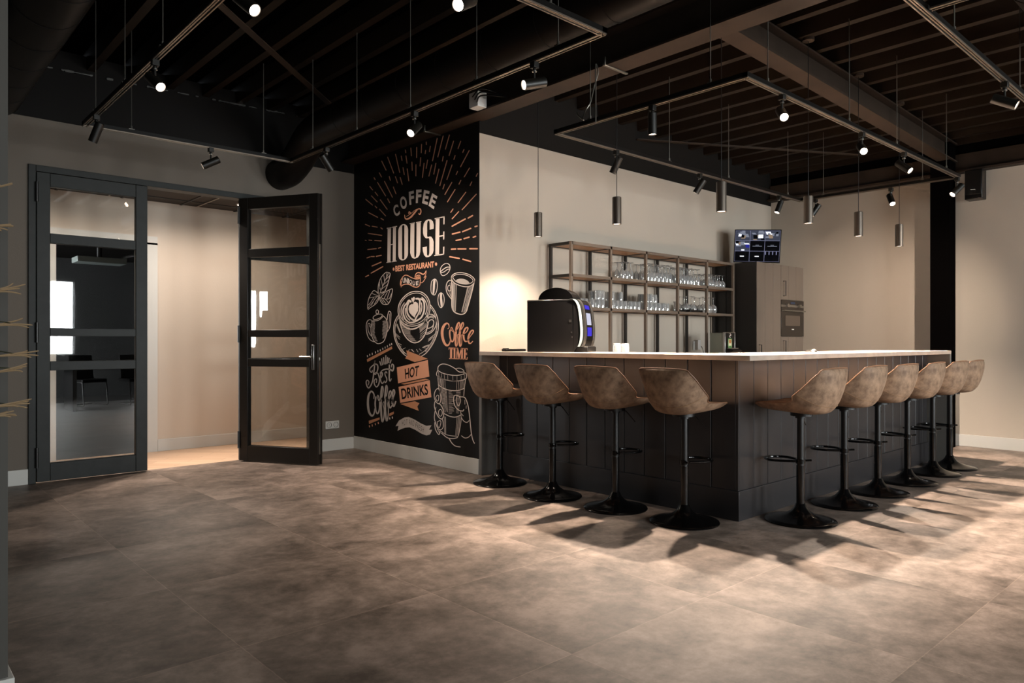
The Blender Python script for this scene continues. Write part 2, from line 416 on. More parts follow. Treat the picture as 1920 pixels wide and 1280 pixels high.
# ------------------------------------------------------------------ glass doors
fr = MB()
fr.box((1.08, DY - .02, 0), (1.135, DY + .12, 2.70)); fr.box((3.66, DY - .02, 0), (3.715, DY + .12, 2.70)); fr.box((1.135, DY - .02, 2.645), (3.66, DY + .12, 2.70))
fr.box((2.895, DY + .02, 0), (2.95, DY + .08, 2.645))
for za, zb in ((.0, .05), (.955, 1.034), (1.25, 1.319), (2.045, 2.128)): fr.box((2.95, DY + .02, za), (3.66, DY + .08, zb))
f5 = struct(fr.build('trim_5', 'frame', bevel=.003))
MB().box((2.94, DY + .046, .04), (3.67, DY + .054, 2.65)).build('pane', 'pane', f5)
ZB = [.05, .165, .955, 1.034, 1.25, 1.319, 2.045, 2.128, 2.528, 2.64]   # rails
def leaf(name, fmat, mtx, wd, hinge_left):
    st = .098
    m = MB()
    m.box((0, -.03, .012), (st, .03, 2.64)); m.box((wd - st, -.03, .012), (wd, .03, 2.64))
    rails = [(.012, .165), (.955, 1.034), (1.25, 1.319), (2.045, 2.128), (2.528, 2.64)]
    for a, b in rails: m.box((st, -.028, a), (wd - st, .028, b))
    root = struct(m.build(name, fmat, bevel=.003)); root.matrix_world = mtx
    for (a, b) in ((.165, .955), (1.034, 1.25), (1.319, 2.045), (2.128, 2.528)):
        MB().box((st - .004, -.004, a - .004), (wd - st + .004, .004, b + .004)).build('pane', 'pane', root)
    hx = 0 if hinge_left else wd
    for z in (.22, 1.28, 2.47): MB().cyl((hx, -.036, z - .085), (hx, -.036, z + .085), .012, 10).build('hinge', 'hinge', root)
    return root
leaf('door_1', 'frame', Matrix.Translation((1.138, DY + .0, 0)), .868, True)
a = Vector((2.882, DY - .025, 0)); b = Vector((3.295, 6.515, 0)); ang = math.atan2((b - a).y, (b - a).x)
d2 = leaf('door_2', 'frame_dark', Matrix.Translation(a) @ Matrix.Rotation(ang, 4, 'Z'), .905, True)
h = MB(); h.box((.842, -.042, .93), (.868, -.030, 1.17)).cyl((.855, -.04, 1.055), (.855, -.085, 1.055), .010, 12).tube([(.86, -.083, 1.055), (.80, -.085, 1.055), (.735, -.08, 1.055)], .010, 10)
h.build('handle', 'chrome', d2, bevel=.003)
MB().box((.9055, -.012, .11), (.909, .012, 2.15)).box((.909, -.006, 1.02), (.916, .006, 1.05)).build('lock_plate', 'chrome', d2)
MB().box((.905, .012, .012), (.915, .032, 2.64)).build('edge_strip', 'frame_dark', d2)

# ------------------------------------------------------------------ ducts
def duct(label, path, r, seams):
    root = MB().tube(path, r, 32, cap=False).build('ventilation_duct', 'duct', angle=60); tag(root, label, 'duct', 'spiral ventilation ducts')
    for k, (p, dr) in enumerate(seams):
        p = Vector(p); dr = Vector(dr)
        if k < 60: MB().cyl(p - dr * .006, p + dr * .006, r + .0035, 32).build('seam_band', 'duct', root)
    return root
el = [(3.3, 1.5, 3.24), (3.3, 6.2, 3.24)] + spl([(3.3, 6.35, 3.24), (3.3, 6.55, 3.20), (3.3, 6.82, 3.04), (3.3, 7.0, 2.965), (3.3, 7.12, 2.95)], 4) + [(3.3, DY - .004, 2.95)]
duct('black round duct running above the left track and bending down beside the mural', el, .158, [((3.3, y, 3.24), (0, 1, 0)) for y in [1.7 + .52 * i for i in range(9)]])
duct('black round duct in the top left corner of the ceiling', [(.84, REAR_Y + .3, 3.25), (.84, DY - .01, 3.25)], .2, [((.84, y, 3.25), (0, 1, 0)) for y in [.5 + .45 * i for i in range(15)]])
duct('black round duct in the top right corner of the ceiling', [(1.5, .95, 3.25), (RX - .02, .95, 3.25)], .2, [((x, .95, 3.25), (1, 0, 0)) for x in [3 + .3 * i for i in range(20)]])

# ------------------------------------------------------------------ light tracks
TZ = 2.80
def track(label, pts, closed, rods, extra=None):
    # pts: corner list at track bottom height
    root = empty('light_track', (*pts[0], TZ), 0, label, 'light track'); off = Vector((*pts[0], TZ))
    segs = list(zip(pts, pts[1:] + ([pts[0]] if closed else [])))
    if not closed: segs = segs[:len(pts) - 1]
    hw = .018
    for (a, b) in segs:
        a, b = Vector((*a, 0)), Vector((*b, 0)); d = (b - a).normalized(); ext = d * hw
        n = Vector((-d.y, d.x, 0)); m = MB()
        A = a - ext - Vector((*off.xy, 0)); B = b + ext - Vector((*off.xy, 0))
        def bx(n0, n1, z0, z1, mm):
            vs = [A + n * n0, A + n * n1, B + n * n1, B + n * n0]
            m.add([(*v.xy, z0) for v in vs] + [(*v.xy, z1) for v in vs], [(3, 2, 1, 0), (4, 5, 6, 7), (0, 1, 5, 4), (1, 2, 6, 5), (2, 3, 7, 6), (3, 0, 4, 7)], mm)
        bx(-hw, hw, .008, .036, 'rail'); bx(-hw, -hw + .007, 0, .010, 'railin'); bx(hw - .007, hw, 0, .010, 'railin'); bx(-.004, .004, .003, .012, 'railin')
        m.build('rail', None, root)
    for x, y in rods:
        z1 = deckz(x) - TZ + .02
        m = MB().cyl((x - off.x, y - off.y, .03), (x - off.x, y - off.y, z1), .0035, 8)
        m.cyl((x - off.x, y - off.y, .03), (x - off.x, y - off.y, .065), .008, 8).box((x - off.x - .02, y - off.y - .012, .034), (x - off.x + .02, y - off.y + .012, .042))
        m.build('suspension_rod', 'rod', root)
    return root
LX0, LX1, LY0, LY1 = 1.265, 2.885, 2.47, 6.10
track('black rectangular light track hung in front of the glass doors', [(LX0, LY1), (LX1, LY1), (LX1, LY0), (LX0, LY0)], True,
      [(LX0, 5.78), (LX0, 5.03), (LX0, 4.27), (LX0, 3.5), (1.58, LY1), (2.63, LY1), (LX1, 5.69), (LX1, 4.96), (LX1, 4.23), (LX1, 3.5), (LX1, 2.79), (2.5, LY0)])
BX0, BX1, BY0, BY1 = 4.01, 7.985, 2.29, 3.89
track('black rectangular light track hung over the bar', [(BX0, BY1), (BX1, BY1), (BX1, BY0), (BX0, BY0)], True,
      [(3.975 + .035, 2.54), (4.27, BY0), (5.48, BY0), (6.41, BY0), (7.64, BY0), (5.47, BY1), (6.47, BY1), (7.70, BY1), (BX1, 3.62), (BX1, 2.61), (BX0, 3.55)])
track('black light track crossing the top right of the ceiling', [(3.2, 1.252), (7.6, 1.252)], False, [(4.3, 1.252), (5.6, 1.252), (6.8, 1.252)])
track('short black light track branching toward the viewer at top right', [(3.84, 1.20), (3.84, -.9)], False, [(3.84, .3)])

def spotlight(label, ax, ay, dirv, power=SPOT_W, lit=True, cone=75, hlen=.145):
    d = Vector(dirv).normalized(); root = empty('track_spotlight', (ax, ay, TZ), 0, label, 'spotlight', 'track spotlights')
    MB().box((-.02, -.02, -.032), (.02, .02, .006)).cyl((0, 0, -.032), (0, 0, -.045), .011, 12).build('adapter', 'spot_black', root, bevel=.003)
    MB().cyl((0, 0, -.045), (0, 0, -.052), .014, 12).build('joint_ring', 'chrome', root)
    MB().cyl((0, 0, -.05), (0, 0, -.105), .007, 10).build('stem', 'spot_black', root)
    q = d.to_track_quat('Z', 'Y').to_matrix().to_4x4(); c = Vector((0, 0, -.118)); mt = Matrix.Translation(c) @ q
    r = .030; L = hlen
    hd = MB().lathe([(.0, -L * .5), (r * .9, -L * .5), (r, -L * .5 + .004), (r, L * .5), (r * .86, L * .5), (r * .86, L * .5 - .008), (0, L * .5 - .008)], 24, None, mt, cap0=False, cap1=False).build('lamp_head', 'spot_black', root)
    MB().lathe([(0, L * .5 - .006), (r * .84, L * .5 - .006)], 24, None, mt, False, False).build('lens', 'lens' if lit else 'lens_off', root)
    if lit:
        p = c + d * (L * .5 + .012)
        lamp('beam', 'SPOT', p, power, WARM, p + d, cone=cone, blend=1.0, rad=.024, parent=root)
    return root
sp = spotlight
sp('track spotlight nearest the left end of the glass doors, aimed down to the left', LX0, 5.76, (-.25, .30, -.85), 8)
sp('lit track spotlight facing the viewer on the left track rail, left of the doors', LX0, 4.41, (.20, -.75, -.6))
sp('lit track spotlight on the far rail above the open glass door, aimed left', 2.18, LY1, (-.72, .25, -.42), 10)
sp('track spotlight at the right of the door track, aimed down at the mural', LX1, 5.45, (.66, .12, -.74), 100, cone=110)
sp('lit track spotlight just above the top of the mural', LX1, 4.18, (-.62, -.30, -.55))
sp('lit track spotlight with chrome shine in front of the steel beam', LX1, 2.98, (-.75, .22, -.22), 18)
sp('brightest track spotlight at the top middle of the ceiling', 1.97, LY0, (-.75, -.30, -.5))
sp('lit track spotlight cut by the top edge on the left', LX0, 3.12, (.25, -.7, -.6))
sp('vertical track spotlight above the counter left of the bar corner', BX0, 2.99, (.08, .05, -1), 30)
sp('track spotlight on the wall side of the bar track, behind the second hanging lamp', 4.72, BY1, (-.05, .50, -.85), 7, cone=100)
sp('track spotlight on the wall side of the bar track, left of the largest hanging lamp', 5.96, BY1, (-.25, .50, -.85), 16, cone=100)
sp('lit track spotlight in front of the wall corner above the monitor', 7.50, BY1, (-.30, .15, -.8), 20)
sp('dazzling track spotlight nearest the viewer on the bar track', 4.455, BY0, (-.62, -.52, -.58))
sp('dazzling track spotlight halfway along the front rail of the bar track', 5.708, BY0, (-.66, -.46, -.50))
sp('small lit track spotlight near the right end of the bar track', 6.565, BY0, (-.10, -.62, -.52))
sp('track spotlight at the right corner of the bar track beside the loudspeaker', 7.95, BY0, (-.55, .35, -.6), 14)
sp('unlit looking track spotlight just right of the wall corner', BX1, 3.71, (-.30, .45, -.8), 14)
sp('lit track spotlight in front of the pale right wall beside the column', BX1, 2.91, (-.50, -.42, -.75), 24)
sp('added unseen track spotlight past the right edge, brightening the pale right wall', 7.1, 1.252, (2.3, 2.6, -1.6), 350, cone=58)  # extra lamp added out of view to brighten the right wall
sp('lit track spotlight at the right edge of the ceiling', 5.25, 1.252, (.12, -.75, -.42))

# ------------------------------------------------------------------ pendants
def pendant(label, x, y, z0, pw=PEND_W):
    root = empty('pendant_lamp', (x, y, z0), 0, label, 'pendant lamp', 'tube pendants over the bar')
    r, L = .036, .215
    MB().lathe([(0, L), (r * .9, L), (r, L - .004), (r, 0), (r * .9, 0), (r * .9, .010), (r * .3, .012)], 32, None, None, False, False).build('lamp_tube', 'pend', root)
    MB().lathe([(r * .89, .006), (0, .006)], 32, None, None, False, False).build('lens', 'pendlens', root)
    zt = deckz(x) - z0
    MB().cyl((0, 0, L), (0, 0, zt), .0028, 8).build('cable', 'black', root)
    MB().lathe([(.045, zt - .022), (.045, zt), (0, zt)], 24, None, None, True, False).build('ceiling_rose', 'steel', root)
    lamp('beam', 'SPOT', (0, 0, -.012), pw, WARM, (0, 0, -1), cone=128, blend=1.0, rad=.022, parent=root)
PZ = 2.13
for lab, px, pv in (('hanging tube lamp nearest the mural', 1009, 444), ('second hanging tube lamp from the mural', 1156.5, 420.5), ('largest, copper-sheened hanging tube lamp, nearest the viewer at the bar corner', 1352.5, 397),
                    ('hanging tube lamp just right of the wall corner beside the monitor', 1515.5, 419), ('second hanging tube lamp from the right end of the bar', 1609.5, 443), ('hanging tube lamp nearest the column', 1686, 462)):
    p = onz(px, pv, PZ); pendant(lab, p.x, p.y, PZ, PEND_W * (.28 if px == 1009 else 1))

# ------------------------------------------------------------------ bar
BFX, BFY = 4.378, 2.561          # board faces
CX, CYF = 4.17, 2.357            # worktop front edges
BEND = 7.985                     # right end
bar = empty('bar_counter', (BFX, BFY, 0), 0, 'charcoal L-shaped bar clad in vertical boards, in front of the shelf rack', 'bar')
o_ = Vector((BFX, BFY, 0))
def boards(axis, a, b, z0, z1, face):
    m = MB(); p = a; pitch = .1915
    if axis == 'y': m.box((.010, a - BFY, z0), (.03, b - BFY, z1))
    else: m.box((a - BFX, .010, z0), (b - BFX, .03, z1))
    while p < b - .001:
        q = min(p + pitch, b); g = .0028
        e = .0035
        if axis == 'y':
            pr = [(.011, p - BFY), (.0 + e, p + g - BFY), (0, p + g + e - BFY), (0, q - g - e - BFY), (e, q - g - BFY), (.011, q - BFY)]
            m.prism(pr, 2, z0, z1)
        else:
            pr = [(p - BFX, .011), (p + g - BFX, e), (p + g + e - BFX, 0), (q - g - e - BFX, 0), (q - g - BFX, e), (q - BFX, .011)]
            m.prism(pr, 2, z0, z1)
        p = q
    return m
boards('y', BFY + .014, 4.985, .2, 1.08, BFX).build('front_panel', 'bar_black', bar, smooth=False)
MB().box((-.0008, -.0008, .2), (.0146, .0146, 1.08)).build('corner_trim', 'bar', bar)
boards('x', BFX + .014, BEND - .02, .2, 1.08, BFY).build('front_panel', 'bar', bar, smooth=False)
MB().box((-.014, -.014, 0), (.02, 4.985 - BFY, .2)).build('plinth', 'bar_black', bar, bevel=.002)
MB().box((-.0138, -.0142, 0), (BEND - .02 - BFX, .02, .2)).build('plinth', 'bar', bar, bevel=.002)
MB().box((.03, .03, .0), (.46, 4.985 - BFY, 1.08)).box((.46, .03, 0), (BEND - .02 - BFX, .46, 1.08)).build('carcass', 'cab_side', bar)
wt = empty('bar_worktop', (CX, CYF, 1.114), 0, 'grey concrete-look worktop with end panels running over the whole bar', 'worktop')
Lp = [(0, 0), (BEND + .025 - CX, 0), (BEND + .025 - CX, .70), (.70, .70), (.70, BY - .004 - CYF), (0, BY - .004 - CYF)]
MB().prism(Lp, 2, -.033, 0).build('slab', 'concrete', wt, bevel=.002)
MB().box((0, BY - .04 - CYF, -1.114), (.70, BY - .004 - CYF, -.033)).build('end_panel', 'worktop_leg', wt, bevel=.002)
MB().box((BEND - .01 - CX, 0, -1.114), (BEND + .025 - CX, .70, -.033)).build('end_panel', 'worktop_leg', wt, bevel=.002)

# ------------------------------------------------------------------ bar stools
def stool_proto():
    root = empty('bar_stool')
    prof = [(.248, .770, .120), (.240, .781, .158), (.215, .790, .185), (.15, .789, .199), (.06, .782, .206), (-.03, .777, .210), (-.10, .780, .214), (-.15, .800, .224), (-.185, .845, .229), (-.208, .90, .224), (-.228, .955, .217), (-.240, .995, .203), (-.246, 1.020, .190), (-.248, 1.030, .162)]
    outp = [(.246, .760), (.238, .752), (.212, .744), (.145, .736), (.06, .730), (-.03, .724), (-.115, .722), (-.185, .738), (-.232, .800), (-.256, .870), (-.268, .935), (-.268, .985), (-.262, 1.014), (-.252, 1.027)]
    edge = [(0, 0), (0, .002), (0, .006), (0, .012), (.0, .020), (.015, .032), (.055, .042), (.100, .045), (.098, .030), (.074, .018), (.048, .010), (.026, .004), (.018, .0), (.008, -.004)]
    ctl = [p + o + e for p, o, e in zip(prof, outp, edge)]
    ss = spl(ctl, 3)
    T = [math.sin(PI / 2 * k / 9) for k in range(-9, 10)]
    inn, out = [], []
    for (d, z, w, od, oz, ed, ez) in ss:
        ri, ro = [], []
        for t in T:
            k = abs(t) ** 2.4; P = Vector((d + ed * k, w * t, z + ez * k)); ri.append(tuple(P))
            q = (1 - abs(t) ** 4.5); Q = P + Vector((od - d, 0, oz - z)) * q
            bul = .014 * (1 - abs(t)) * abs(t) * 4 * 0
            ro.append(tuple(Q))
        inn.append(ri); out.append(ro)
    o = MB().grid(out, None).build('seat_shell', 'leather', root, angle=60)
    # padded inside, slightly raised
    inn2 = [[(x, y, z + .006 * (1 - abs(t) ** 4)) for (x, y, z), t in zip(r, T)] for r in inn]
    MB().grid(inn2, None, True).build('seat_cushion', 'leather', root, angle=60)
    rim = [r[-1] for r in inn] + inn[-1][::-1][1:] + [r[0] for r in inn[::-1]][1:] + inn[0][1:-1]
    MB().tube(rim, .0042, 6, closed=True).build('piping', 'piping', root)
    k = 23; MB().tube([Vector(p) + Vector((-.001, 0, -.001)) for p in out[k][1:-1]], .0016, 5).build('back_seam', 'stitch', root)
    MB().lathe([(0, .706), (.075, .706), (.075, .73), (0, .73)], 20, None, Matrix.Translation((-.01, 0, 0)), False, False).cyl((0, 0, .69), (0, 0, .71), .034, 20).build('swivel_plate', 'black', root)
    MB().cyl((0, 0, .36), (0, 0, .70), .0235, 24).build('column_sleeve', 'black', root)
    MB().cyl((0, 0, .06), (0, 0, .372), .0275, 24).build('gas_column', 'blackgloss', root)
    MB().lathe([(.228, 0), (.230, .006), (.226, .012), (.19, .019), (.14, .030), (.095, .046), (.062, .067), (.042, .092), (.034, .112), (.029, .118)], 48, None, None, True, True).build('base', 'blackgloss', root, angle=50)
    # D-shaped footrest
    loop = spl([(.02, .03, .40), (.10, .085, .40), (.175, .095, .40), (.228, .05, .40), (.238, 0, .40), (.228, -.05, .40), (.175, -.095, .40), (.10, -.085, .40), (.02, -.03, .40)], 5)
    MB().tube(loop, .0085, 10).cyl((0, 0, .385), (0, 0, .415), .031, 20).tube([(0, -.02, .40), (-.05, -.055, .405)], .007, 8).build('footrest', 'blackgloss', root)
    MB().tube([(.02, -.03, .715), (.03, -.075, .70), (.035, -.15, .63)], .0042, 8).build('lever', 'black', root)
    return root
proto = stool_proto()
stools = [(4.064, 4.622, 0, 'brown suede bar stool farthest left, overlapping the mural'), (4.016, 3.946, 0, 'second brown suede bar stool from the mural'), (4.069, 3.36, 0, 'third brown suede bar stool from the mural'),
          (4.095, 2.792, 0, 'brown suede bar stool just left of the bar corner'), (4.70, 2.285, 90, 'brown suede bar stool just right of the bar corner'), (5.406, 2.295, 90, 'second brown suede bar stool right of the bar corner'),
          (6.027, 2.295, 90, 'third brown suede bar stool right of the bar corner'), (6.663, 2.295, 90, 'brown suede bar stool third from the right end of the bar'), (7.285, 2.295, 90, 'brown suede bar stool second from the right end of the bar'), (7.75, 2.295, 90, 'brown suede bar stool farthest right, beside the column')]
for i, (x, y, a, lab) in enumerate(stools):
    o = proto if i == 0 else copy_tree(proto)
    tag(o, lab, 'bar stool', 'bar stools around the bar'); o.location = (x, y, 0); o.rotation_euler = (0, 0, R(a + random.uniform(-2.5, 2.5)))

# ------------------------------------------------------------------ back counter, shelf rack, cabinet
BCZ = .92
bc = empty('back_counter', (4.95, 4.43, 0), 0, 'dark base cabinet row along the wall under the shelf rack', 'base cabinet')
MB().box((0, .02, .1), (3.0, .596, BCZ - .03)).build('carcass', 'cab_side', bc)
for k in range(5): MB().box((.6 * k + .004, .0, .12), (.6 * k + .596, .02, BCZ - .035)).build('door', 'taupe_door', bc, bevel=.002)
MB().box((.01, .05, 0), (2.99, .58, .1)).build('plinth', 'black', bc)
MB().box((-.02, -.02, BCZ - .03), (3.0, .596, BCZ)).build('worktop', 'concrete', bc, bevel=.002)

RK = 4.70; RKB = 5.0; ZS = (1.54, 1.852, 2.16)
PX = [5.05 + .578 * k for k in range(6)]
rk = empty('shelf_rack', (PX[0], RK, BCZ), 0, 'open steel and oak shelf rack holding glasses on the wall behind the bar', 'shelf')
oo = Vector((PX[0], RK, BCZ)); tq = .028
def rb(a, b): 
    return tuple(Vector(a) - oo), tuple(Vector(b) - oo)
for x in PX:
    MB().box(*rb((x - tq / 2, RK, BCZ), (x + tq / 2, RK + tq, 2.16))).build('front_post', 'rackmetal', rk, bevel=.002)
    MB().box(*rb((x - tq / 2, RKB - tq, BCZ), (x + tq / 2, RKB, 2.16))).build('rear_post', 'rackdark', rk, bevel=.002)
for z in ZS:
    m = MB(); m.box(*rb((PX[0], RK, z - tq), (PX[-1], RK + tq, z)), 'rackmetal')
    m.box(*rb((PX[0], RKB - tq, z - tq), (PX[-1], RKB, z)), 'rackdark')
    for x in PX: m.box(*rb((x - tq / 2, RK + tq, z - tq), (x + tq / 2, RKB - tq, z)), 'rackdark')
    m.build('shelf_frame', None, rk)
    MB().box(*rb((PX[0] + .015, RK + tq, z - .022), (PX[-1] - .015, RKB - tq, z - .002))).build('shelf_board', 'oak', rk)

# glasses
def lathe_obj(name, prof, n=16): return MB().lathe(prof, n, None, None, False, False).build(name, 'glass', angle=50)
def glass_set(name, prof, spots, label, cat, group, scale=1, labels=None):
    o0 = None
    for i, (x, y, z) in enumerate(spots):
        if o0 is None: o0 = lathe_obj(name, prof); o = o0
        else: o = o0.copy(); COL.objects.link(o)
        o.location = (x, y, z); s_ = random.uniform(.985, 1.015); o.scale = (s_, s_, s_); tag(o, label, cat, group)
j = lambda a=.006: random.uniform(-a, a)
flute = [(.024, 0), (.027, .03), (.028, .06), (.024, .09), (.012, .112), (.004, .122), (.004, .178), (.006, .184), (.030, .189), (.031, .191), (.0, .191)]
wine = [(.029, 0), (.034, .025), (.034, .05), (.024, .075), (.006, .088), (.004, .094), (.004, .140), (.008, .146), (.031, .150), (.0, .151)]
balloon = [(.032, 0), (.042, .03), (.044, .055), (.036, .085), (.008, .106), (.0042, .113), (.0042, .176), (.008, .184), (.034, .189), (.0, .190)]
tumbler = [(.034, 0), (.0335, .045), (.030, .086), (.0, .088), (.0, .080), (.027, .078), (.031, .04), (.032, .002)]
carafe = [(.030, 0), (.034, .02), (.030, .05), (.022, .075), (.026, .10), (.032, .118), (.030, .118), (.020, .075), (.0, .006)]
ZSH = .001
def rowspots(x0, x1, dx, ys, z, skip=0):
    out = []
    for y in ys:
        x = x0
        while x < x1:
            if min(abs(x - p) for p in PX) > .052: out.append((x + j(), y + j(), z))
            x += dx
    return out
ysr = (4.775, 4.845, 4.915)
glass_set('flute_glass', flute, rowspots(5.98, 6.17, .07, ysr[1:], ZS[1]) + rowspots(6.24, 7.33, .068, ysr, ZS[1]), 'upside-down tall stemmed flute on the middle shelf of the rack', 'glass', 'upturned flutes on the middle rack shelf')
glass_set('wine_glass', wine, rowspots(7.42, 7.84, .078, ysr, ZS[1]), 'upside-down short wine glass at the right end of the middle rack shelf', 'glass', 'short upturned wine glasses on the middle rack shelf')
t1 = rowspots(5.10, 5.34, .073, ysr[:2], ZS[0]) + rowspots(5.42, 6.70, .073, ysr[:2], ZS[0])
t1 = [p for p in t1]
up = [(x + j(.003), y, z + .089) for x, y, z in t1 if (5.42 < x < 5.95) or (6.22 < x < 6.5)]
glass_set('tumbler', tumbler, t1, 'upside-down clear tumbler standing on the bottom shelf of the rack', 'glass', 'tumblers on the bottom rack shelf')
glass_set('tumbler', tumbler, up[::2] + up[1::3], 'clear tumbler stacked on another tumbler on the bottom rack shelf', 'glass', 'tumblers stacked second high on the rack')
glass_set('carafe', carafe, [(6.88, 4.80, ZS[0])], 'small waisted glass carafe standing alone on the bottom rack shelf', 'carafe', None)
glass_set('balloon_glass', balloon, rowspots(7.12, 7.30, .105, (4.82, 4.93), ZS[0]) + rowspots(7.42, 7.72, .106, (4.80, 4.92), ZS[0]), 'upside-down balloon wine glass at the right end of the bottom rack shelf', 'glass', 'upturned balloon glasses on the bottom rack shelf')
for p, lab in (((7.0, 4.82, ZS[0]), 'black flat corkscrew case left of the balloon glasses on the bottom rack shelf'), ((7.19, 4.765, ZS[0] + .001), 'long black tray of bottle stoppers before the balloon glasses')):
    L = .10 if p[0] < 7.1 else .13
    t = empty('bar_tool_tray', p, 0, lab, 'tray'); MB().box((-L, -.03, 0), (L, .03, .028)).build('tray', 'plastic', t, bevel=.006)
    for k in range(3): MB().lathe([(.012, 0), (.012, .012), (.006, .018), (0, .019)], 12, None, Matrix.Translation((-L * .6 + k * L * .6, 0, .028)), False, False).build('stopper', 'blackgloss' if k != 1 else 'chrome', t)

# tumblers on the bar worktop
WZ = 1.1145
for k, (px, lab) in enumerate(((1157, 'left of the two small tumblers standing upside down on the bar worktop'), (1172, 'right of the two small tumblers standing upside down on the bar worktop'))):
    p = onz(px, 660.4, WZ); p = Vector((4.64, 3.76 - .11 * k, WZ)); d = ray(px, 655); p = CAM + d * (5.86 / 1.0); 
    o = lathe_obj('tumbler', [(r, z * .85) for r, z in tumbler], 24); o.location = (p.x, p.y, WZ); tag(o, lab, 'glass', 'tumblers on the bar worktop')

# tall cabinet
CBX0, CBX1, CBY, CBZ = 7.985, 9.19, 4.43, 2.165
cb = empty('tall_cabinet', (CBX0, CBY, 0), 0, 'tall taupe kitchen cabinet with black side below the monitor', 'cabinet')
W_ = CBX1 - CBX0; D_ = BY - .004 - CBY
MB().box((.012, .02, .1), (W_, D_, CBZ)).build('carcass', 'taupe_door', cb)
m = MB(); m.box((0, .0, 0), (.012, .40, CBZ)).box((0, .406, 0), (.012, D_, CBZ)).build('side_panel', 'cab_side', cb, smooth=False)
MB().box((.02, .05, 0), (W_, D_, .1)).build('plinth', 'black', cb)
def grooved(x0, x1, z0, z1, n, name):
    m = MB(); st = (x1 - x0) / n
    m.box((x0, .008, z0), (x1, .019, z1))
    for k in range(n): m.box((x0 + st * k + .0022, 0, z0), (x0 + st * (k + 1) - .0022, .009, z1))
    o = m.build(name, 'taupe_door', cb, bevel=.0015); return o
def pull(o, x, z0, z1):
    MB().tube([(x, .0, z0), (x, -.034, z0), (x, -.034, z1), (x, 0, z1)], .006, 8).build('handle', 'black', o)
o = grooved(.014, .602, .1, CBZ, 3, 'door'); pull(o, .065, 1.03, 1.165)
o = grooved(.606, W_ - .002, 1.735, CBZ, 3, 'door'); pull(o, .665, 1.78, 1.965)
o = grooved(.606, W_ - .002, .1, 1.265, 3, 'door'); pull(o, .665, 1.06, 1.215)
ov = empty('oven', (CBX0 + .604, CBY - .006, 1.27), 0, 'built-in black oven with two knobs in the tall cabinet', 'oven'); OW = W_ - .606
MB().box((0, 0, 0), (OW, .025, .33)).build('door', 'ovenpanel', ov, bevel=.002)
MB().box((.10, -.003, .135), (OW - .11, .001, .265)).build('window', 'ovenglass', ov)
MB().box((0, 0, .335), (OW, .025, .46)).build('control_panel', 'ovenpanel', ov, bevel=.002)
MB().box((0, -.002, .372), (OW, .001, .40)).build('trim_strip', 'chrome', ov)
MB().tube([(.02, 0, .325), (.02, -.03, .325), (OW - .02, -.03, .325), (OW - .02, 0, .325)], .009, 10).build('handle', 'chrome', ov)
for x in (.13, OW - .13): MB().cyl((x, 0, .392), (x, -.028, .392), .022, 20).build('knob', 'chrome', ov)
MB().box((OW / 2 - .055, -.002, .415), (OW / 2 + .055, .001, .44)).build('clock_display', 'screen_dim', ov)
MB().box((OW / 2 - .03, -.002, .085), (OW / 2 + .03, .001, .097)).build('badge', 'white', ov)

# monitor, facing the room, on top of the cabinet
mon = empty('monitor', (8.22, 4.56, CBZ + .012), 0, 'wall monitor showing a grid of camera views above the tall cabinet', 'monitor')
dv = Vector((0 - 8.22, 0 - 4.56, 0)); mon.rotation_euler = (R(3), R(3.0), math.atan2(dv.y, dv.x) + R(90))
MW, MH = .545, .405
MB().box((-MW / 2, 0, 0), (MW / 2, .035, MH)).build('housing', 'plastic', mon, bevel=.004)
MB().box((-.05, .035, .10), (.05, .16, .26)).box((-.02, .15, -.015), (.02, .19, .25)).build('bracket', 'black', mon)
sc = MB().box((-MW / 2 + .012, -.002, .014), (MW / 2 - .012, .001, MH - .012)).build('screen', 'screen_line', mon)
cw, ch = (MW - .024) / 3, (MH - .026) / 3
rnd = random.Random(3)
for r_ in range(3):
    for c_ in range(3):
        x0 = -MW / 2 + .012 + c_ * cw + .002; z0 = .014 + (2 - r_) * ch + .002; x1 = x0 + cw - .004; z1 = z0 + ch - .004
        m = MB(); live = (r_ == 0) or (r_ == 1 and c_ == 0)
        if live:
            m.box((x0, -.003, z0), (x1, -.002, z1), 'screen_dim')
            for q in range(9):
                ax, az = rnd.uniform(x0, x1 - .04), rnd.uniform(z0, z1 - .03); bx_, bz = min(x1, ax + rnd.uniform(.02, .06)), min(z1, az + rnd.uniform(.01, .045)); sk = rnd.uniform(-.02, .02)
                ax2, bx2 = max(x0, min(x1, ax + sk)), max(x0, min(x1, bx_ + sk)); y_ = -.0032 - q * .00012
                m.add([(ax, y_, az), (bx_, y_, az), (bx2, y_, bz), (ax2, y_, bz)], [(0, 1, 2, 3)], rnd.choice(['screen_white', 'screen_grey', 'screen_black', 'screen_tan', 'screen_white', 'screen_blue' if r_ == 1 else 'screen_grey']))
        else:
            m.box((x0, -.003, z0), (x1, -.002, z1), 'screen_black')
            cx, cz = (x0 + x1) / 2, (z0 + z1) / 2
            if r_ == 1: m.box((cx - .055, -.0036, cz - .006), (cx + .055, -.003, cz + .001), 'screen_grey').box((cx - .02, -.0036, cz + .008), (cx + .02, -.003, cz + .013), 'screen_grey')
            elif c_ < 2: m.box((cx - .024, -.0036, cz - .005), (cx + .024, -.003, cz + .005), 'screen_white')
            else:
                for q in range(4): m.box((x0 + .006 + q * .042, -.0036, z1 - .04), (x0 + .016 + q * .042, -.003, z1), 'screen_line')
        m.build('camera_view', None, sc)

